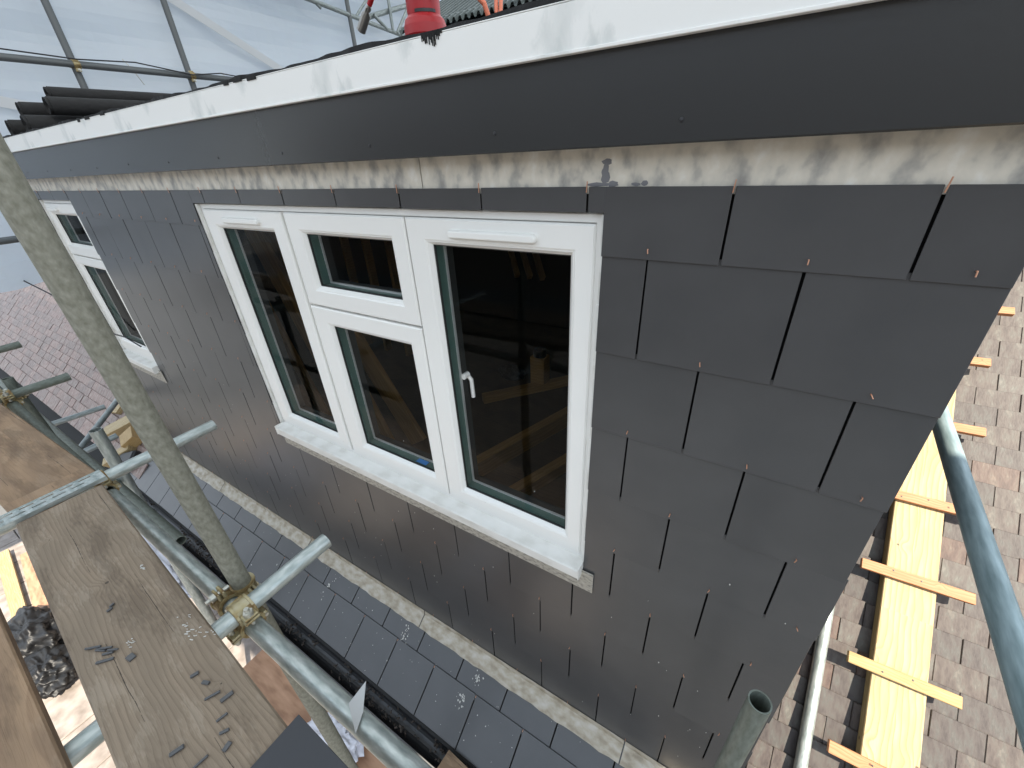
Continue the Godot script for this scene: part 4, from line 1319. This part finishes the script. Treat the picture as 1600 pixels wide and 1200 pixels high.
func blob(b: Mb, c: Vector3, s: Vector3, sd: int, rough := 0.35) -> void:
	var f := FastNoiseLite.new()
	f.seed = sd
	f.frequency = 1.5 if rough > 0.3 else 1.2
	f.fractal_type = FastNoiseLite.FRACTAL_RIDGED
	f.fractal_octaves = 3
	f.noise_type = FastNoiseLite.TYPE_CELLULAR if rough > 0.3 else FastNoiseLite.TYPE_SIMPLEX
	f.cellular_return_type = FastNoiseLite.RETURN_DISTANCE
	var nu := 56
	var nv := 32
	var at := func(i: int, k: int) -> Vector3:
		var a := TAU * (i % nu) / nu
		var e := -PI / 2 + PI * k / nv
		var d := Vector3(cos(a) * cos(e), sin(e), sin(a) * cos(e))
		return c + d * s * (1.0 + rough * f.get_noise_3dv(d * 1.3))
	var nrm := func(i: int, k: int) -> Vector3:
		var du: Vector3 = at.call(i + 1, k) - at.call(i + nu - 1, k)
		var dv: Vector3 = at.call(i, mini(k + 1, nv)) - at.call(i, maxi(k - 1, 0))
		var q := dv.cross(du)
		if q.length_squared() < 1e-14:
			return Vector3.UP if k > 0 else Vector3.DOWN
		return q.normalized()
	for i in nu:
		for k in nv:
			var A: Vector3 = at.call(i, k)
			var B: Vector3 = at.call(i + 1, k)
			var C: Vector3 = at.call(i + 1, k + 1)
			var D: Vector3 = at.call(i, k + 1)
			var o := (A + C) / 2 - c
			var z := Vector2.ZERO
			b.tri(A, B, C, o, z, z, z, nrm.call(i, k), nrm.call(i + 1, k), nrm.call(i + 1, k + 1))
			b.tri(A, C, D, o, z, z, z, nrm.call(i, k), nrm.call(i + 1, k + 1), nrm.call(i, k + 1))


func sliver_label(i: int) -> String:
	var heap := ["leftmost slate offcut in the heap on the nearest board", "second slate offcut from the left in the heap on the nearest board", "third slate offcut from the left in the heap on the nearest board", "longest upper slate offcut in the middle of the heap", "slate offcut at the right end of the heap on the nearest board", "short slate offcut tucked under the heap's right end", "separate long slate sliver just below the heap on the nearest board", "single broad square slate chip right of the heap on the nearest board"]
	if i < 8: return heap[i]
	if i < 10: return ["upper of two slate slivers lying apart above the heap", "lower of two slate slivers lying apart above the heap"][i - 8]
	var rest := ["first", "second", "third", "fourth", "fifth", "sixth", "seventh", "eighth", "ninth"]
	return "%s stray slate sliver counting from the heap toward the loose black slate" % rest[i - 10]


# ---------------------------------------------------------------- small things
func build_small_things() -> void:
	var top := -0.9885
	# black slate lying on the near board
	var s := Mb.new()
	s.box(Vector3(-0.475, top + 0.005, 1.02), Vector3(0.30, 0.006, 0.205), Basis(Vector3.UP, -0.02), 0.001)
	solo(s, "loose_slate", mats.slate_edge, "loose black slate lying on the nearest board at the lower picture edge", "slate")
	# slate offcuts in a little heap, and strays
	var bits := [[-1.19, 1.095, 0.022, 0.4], [-1.175, 1.085, 0.03, 0.55], [-1.16, 1.08, 0.03, 0.35], [-1.15, 1.072, 0.034, 0.5], [-1.135, 1.075, 0.028, 0.6], [-1.13, 1.065, 0.03, 0.45], [-1.12, 1.085, 0.042, 0.7], [-1.075, 1.05, 0.018, 1.5], [-1.27, 1.03, 0.016, 1.4], [-1.28, 1.022, 0.014, 1.7], [-0.90, 0.99, 0.02, 1.0], [-0.86, 0.985, 0.022, 0.2], [-0.82, 0.99, 0.036, 0.9], [-0.79, 0.975, 0.03, 1.2], [-0.76, 1.0, 0.026, 1.1], [-0.73, 1.01, 0.022, 0.8], [-0.72, 1.06, 0.035, 1.2], [-0.70, 1.02, 0.02, 1.6], [-0.78, 1.075, 0.03, 1.0]]
	for i in bits.size():
		var q: Array = bits[i]
		var b := Mb.new()
		var ln: float = q[2] * 0.82
		b.box(Vector3(q[0], top + 0.0035 + (0.004 if i < 7 and i % 2 else 0.0), q[1]), Vector3(ln, 0.005, rng.randf_range(0.004, 0.009) if i != 7 else 0.017), Basis.from_euler(Vector3(rng.randf_range(-0.15, 0.15), q[3] + 0.2, rng.randf_range(-0.08, 0.08))), 0.001)
		solo(b, "slate_offcut", mats["slate%d" % (i % 4)], sliver_label(i), "slate offcut", "slate offcuts in the heap" if i < 8 else ("slate slivers by the knot" if i < 10 else "slate slivers near the loose slate"))
	# pale plaster splats and chips on the board
	var pl := Mb.new()
	for q in [[-1.06, 0.945, 0.05], [-1.03, 0.958, 0.04], [-1.35, 0.93, 0.012], [-1.12, 1.035, 0.016], [-0.98, 0.93, 0.03]]:
		for k in 9:
			var p := Vector3(q[0] + rng.randf_range(-1, 1) * q[2], top + 0.0012, q[1] + rng.randf_range(-1, 1) * q[2] * 0.4)
			pl.box(p, Vector3(rng.randf_range(0.002, 0.010), 0.0012, rng.randf_range(0.0007, 0.0018)), Basis(Vector3.UP, rng.randf_range(0.2, 0.9)))
	solo(pl, "plaster_crumbs", mats.mortar, "pale plaster crumbs scattered on the nearest board", "", "", "stuff")
	# mortar specks and droppings on the slates
	var rb := roof_basis()
	var sp := Mb.new()
	for i in 130:
		var x := rng.randf_range(-3.4, 0.2)
		var big := rng.randf()
		var sz := 0.0018 + 0.004 * big * big * big
		sp.box(on_roof(x, rng.randf_range(0.1, 0.47), 0.0095), Vector3(sz * rng.randf_range(1, 2), 0.001, sz), rb * Basis(Vector3.UP, rng.randf() * 3))
	for c in [[-1.50, 0.16], [-0.93, 0.14], [-2.25, 0.2], [-0.98, 0.27]]:
		for i in 26:
			var sz := rng.randf_range(0.0015, 0.0055)
			sp.box(on_roof(c[0] + rng.randfn(0, 0.013), c[1] + rng.randfn(0, 0.028), 0.0096), Vector3(sz * 1.3, 0.001, sz * 1.8), rb * Basis(Vector3.UP, rng.randf()))
	for i in 70:
		var sz := rng.randf_range(0.0012, 0.0032)
		sp.box(Vector3(rng.randf_range(-3.4, 0.3), rng.randf_range(-2.5, -1.0), 0.006), Vector3(sz, sz * 1.5, 0.002))
	solo(sp, "mortar_specks", mats.mortar, "pale mortar specks and bird droppings on the dark slates", "", "", "stuff")
	# plywood platform of the lower lift with a dust sheet and timber on it
	var p := Mb.new()
	p.rbox(-2.45, -2.97, -1.0, -2.95, 0.54, 1.08, 0.002)
	solo(p, "plywood_sheet", mats.plywood, "orange brown plywood sheet on the lift below the ledger tube", "plywood sheet")
	var tm := Mb.new()
	tm.bar(Vector3(-2.9, -2.93, 0.56), Vector3(-1.55, -2.93, 0.60), 0.07, 0.045)
	solo(tm, "lower_timber", mats.timber, "yellow timber length beneath the gutter seen past the ledger", "timber")
	for c in [[Vector3(-1.55, -2.90, 0.74), Vector3(0.20, 0.05, 0.12), 3, "crumpled white cloth on the lower plywood under the ledger tube"], [Vector3(-4.2, -2.95, 0.76), Vector3(0.75, 0.05, 0.2), 4, "white dust sheet glimpsed between the board and the far ledger"]]:
		var b := Mb.new()
		blob(b, c[0], c[1], c[2], 0.55)
		solo(b, "dust_sheet", mats.cloth, c[3], "dust sheet")
	# scrap on the ledger and the offcut by the gutter
	var sc := Mb.new()
	var o := Vector3(-0.60, -1.073, 0.835)
	sc.quad(o, o + Vector3(0.06, 0.0, 0.03), o + Vector3(0.045, 0.006, -0.005), o + Vector3(0.004, 0.010, -0.050), Vector3.UP, Vector2.ZERO, Vector2(1, 0), Vector2(1, 1), Vector2(0, 1))
	sc.quad(o + Vector3(0, -0.001, 0), o + Vector3(0.06, -0.001, 0.03), o + Vector3(0.045, 0.005, -0.005), o + Vector3(0.004, 0.009, -0.050), Vector3.DOWN, Vector2.ZERO, Vector2(1, 0), Vector2(1, 1), Vector2(0, 1))
	solo(sc, "lead_scrap", mats.paper, "small pale grey scrap of lead lying on the ledger tube", "scrap")
	var of := Mb.new()
	of.bar(Vector3(-0.93, -2.86, 0.47), Vector3(-0.45, -2.86, 0.50), 0.10, 0.02)
	solo(of, "plank_offcut", mats.board_smooth, "brown plank offcut lying in the gutter near the lower picture edge", "plank offcut")
	# bin bag and timber on the paving
	var bag := Mb.new()
	blob(bag, Vector3(-6.55, -4.80, 1.76), Vector3(0.45, 0.24, 0.27), 11, 0.5)
	blob(bag, Vector3(-5.95, -4.85, 1.80), Vector3(0.33, 0.17, 0.22), 12, 0.5)
	solo(bag, "bin_bag", mats.bag, "shiny black bin bag on the pale paving below the platform", "bin bag")
	for q in [[Vector3(-9.0, -4.93, 1.65), Vector3(-7.2, -4.93, 1.80), mats.timber, "yellow timber length on the paving beyond the bin bag"], [Vector3(-8.6, -4.9, 1.45), Vector3(-7.0, -4.9, 1.62), mats.plywood, "brown timber length on the paving beyond the bin bag"]]:
		var b := Mb.new()
		b.bar(q[0], q[1], 0.14, 0.05)
		solo(b, "ground_timber", q[2], q[3], "timber")
	# black cable crossing behind the mottled upright
	var cb := Mb.new()
	cb.path([Vector3(-6.6, -0.75, 0.2), Vector3(-5.6, -0.92, 0.12), Vector3(-5.0, -1.10, 0.05), Vector3(-4.7, -1.20, 0.03), Vector3(-4.45, -1.18, 0.03), Vector3(-4.2, -1.22, 0.025)], 0.006, 6)
	solo(cb, "loose_cable", mats.cable, "thin black cable running behind the mottled upright to the far window", "cable")
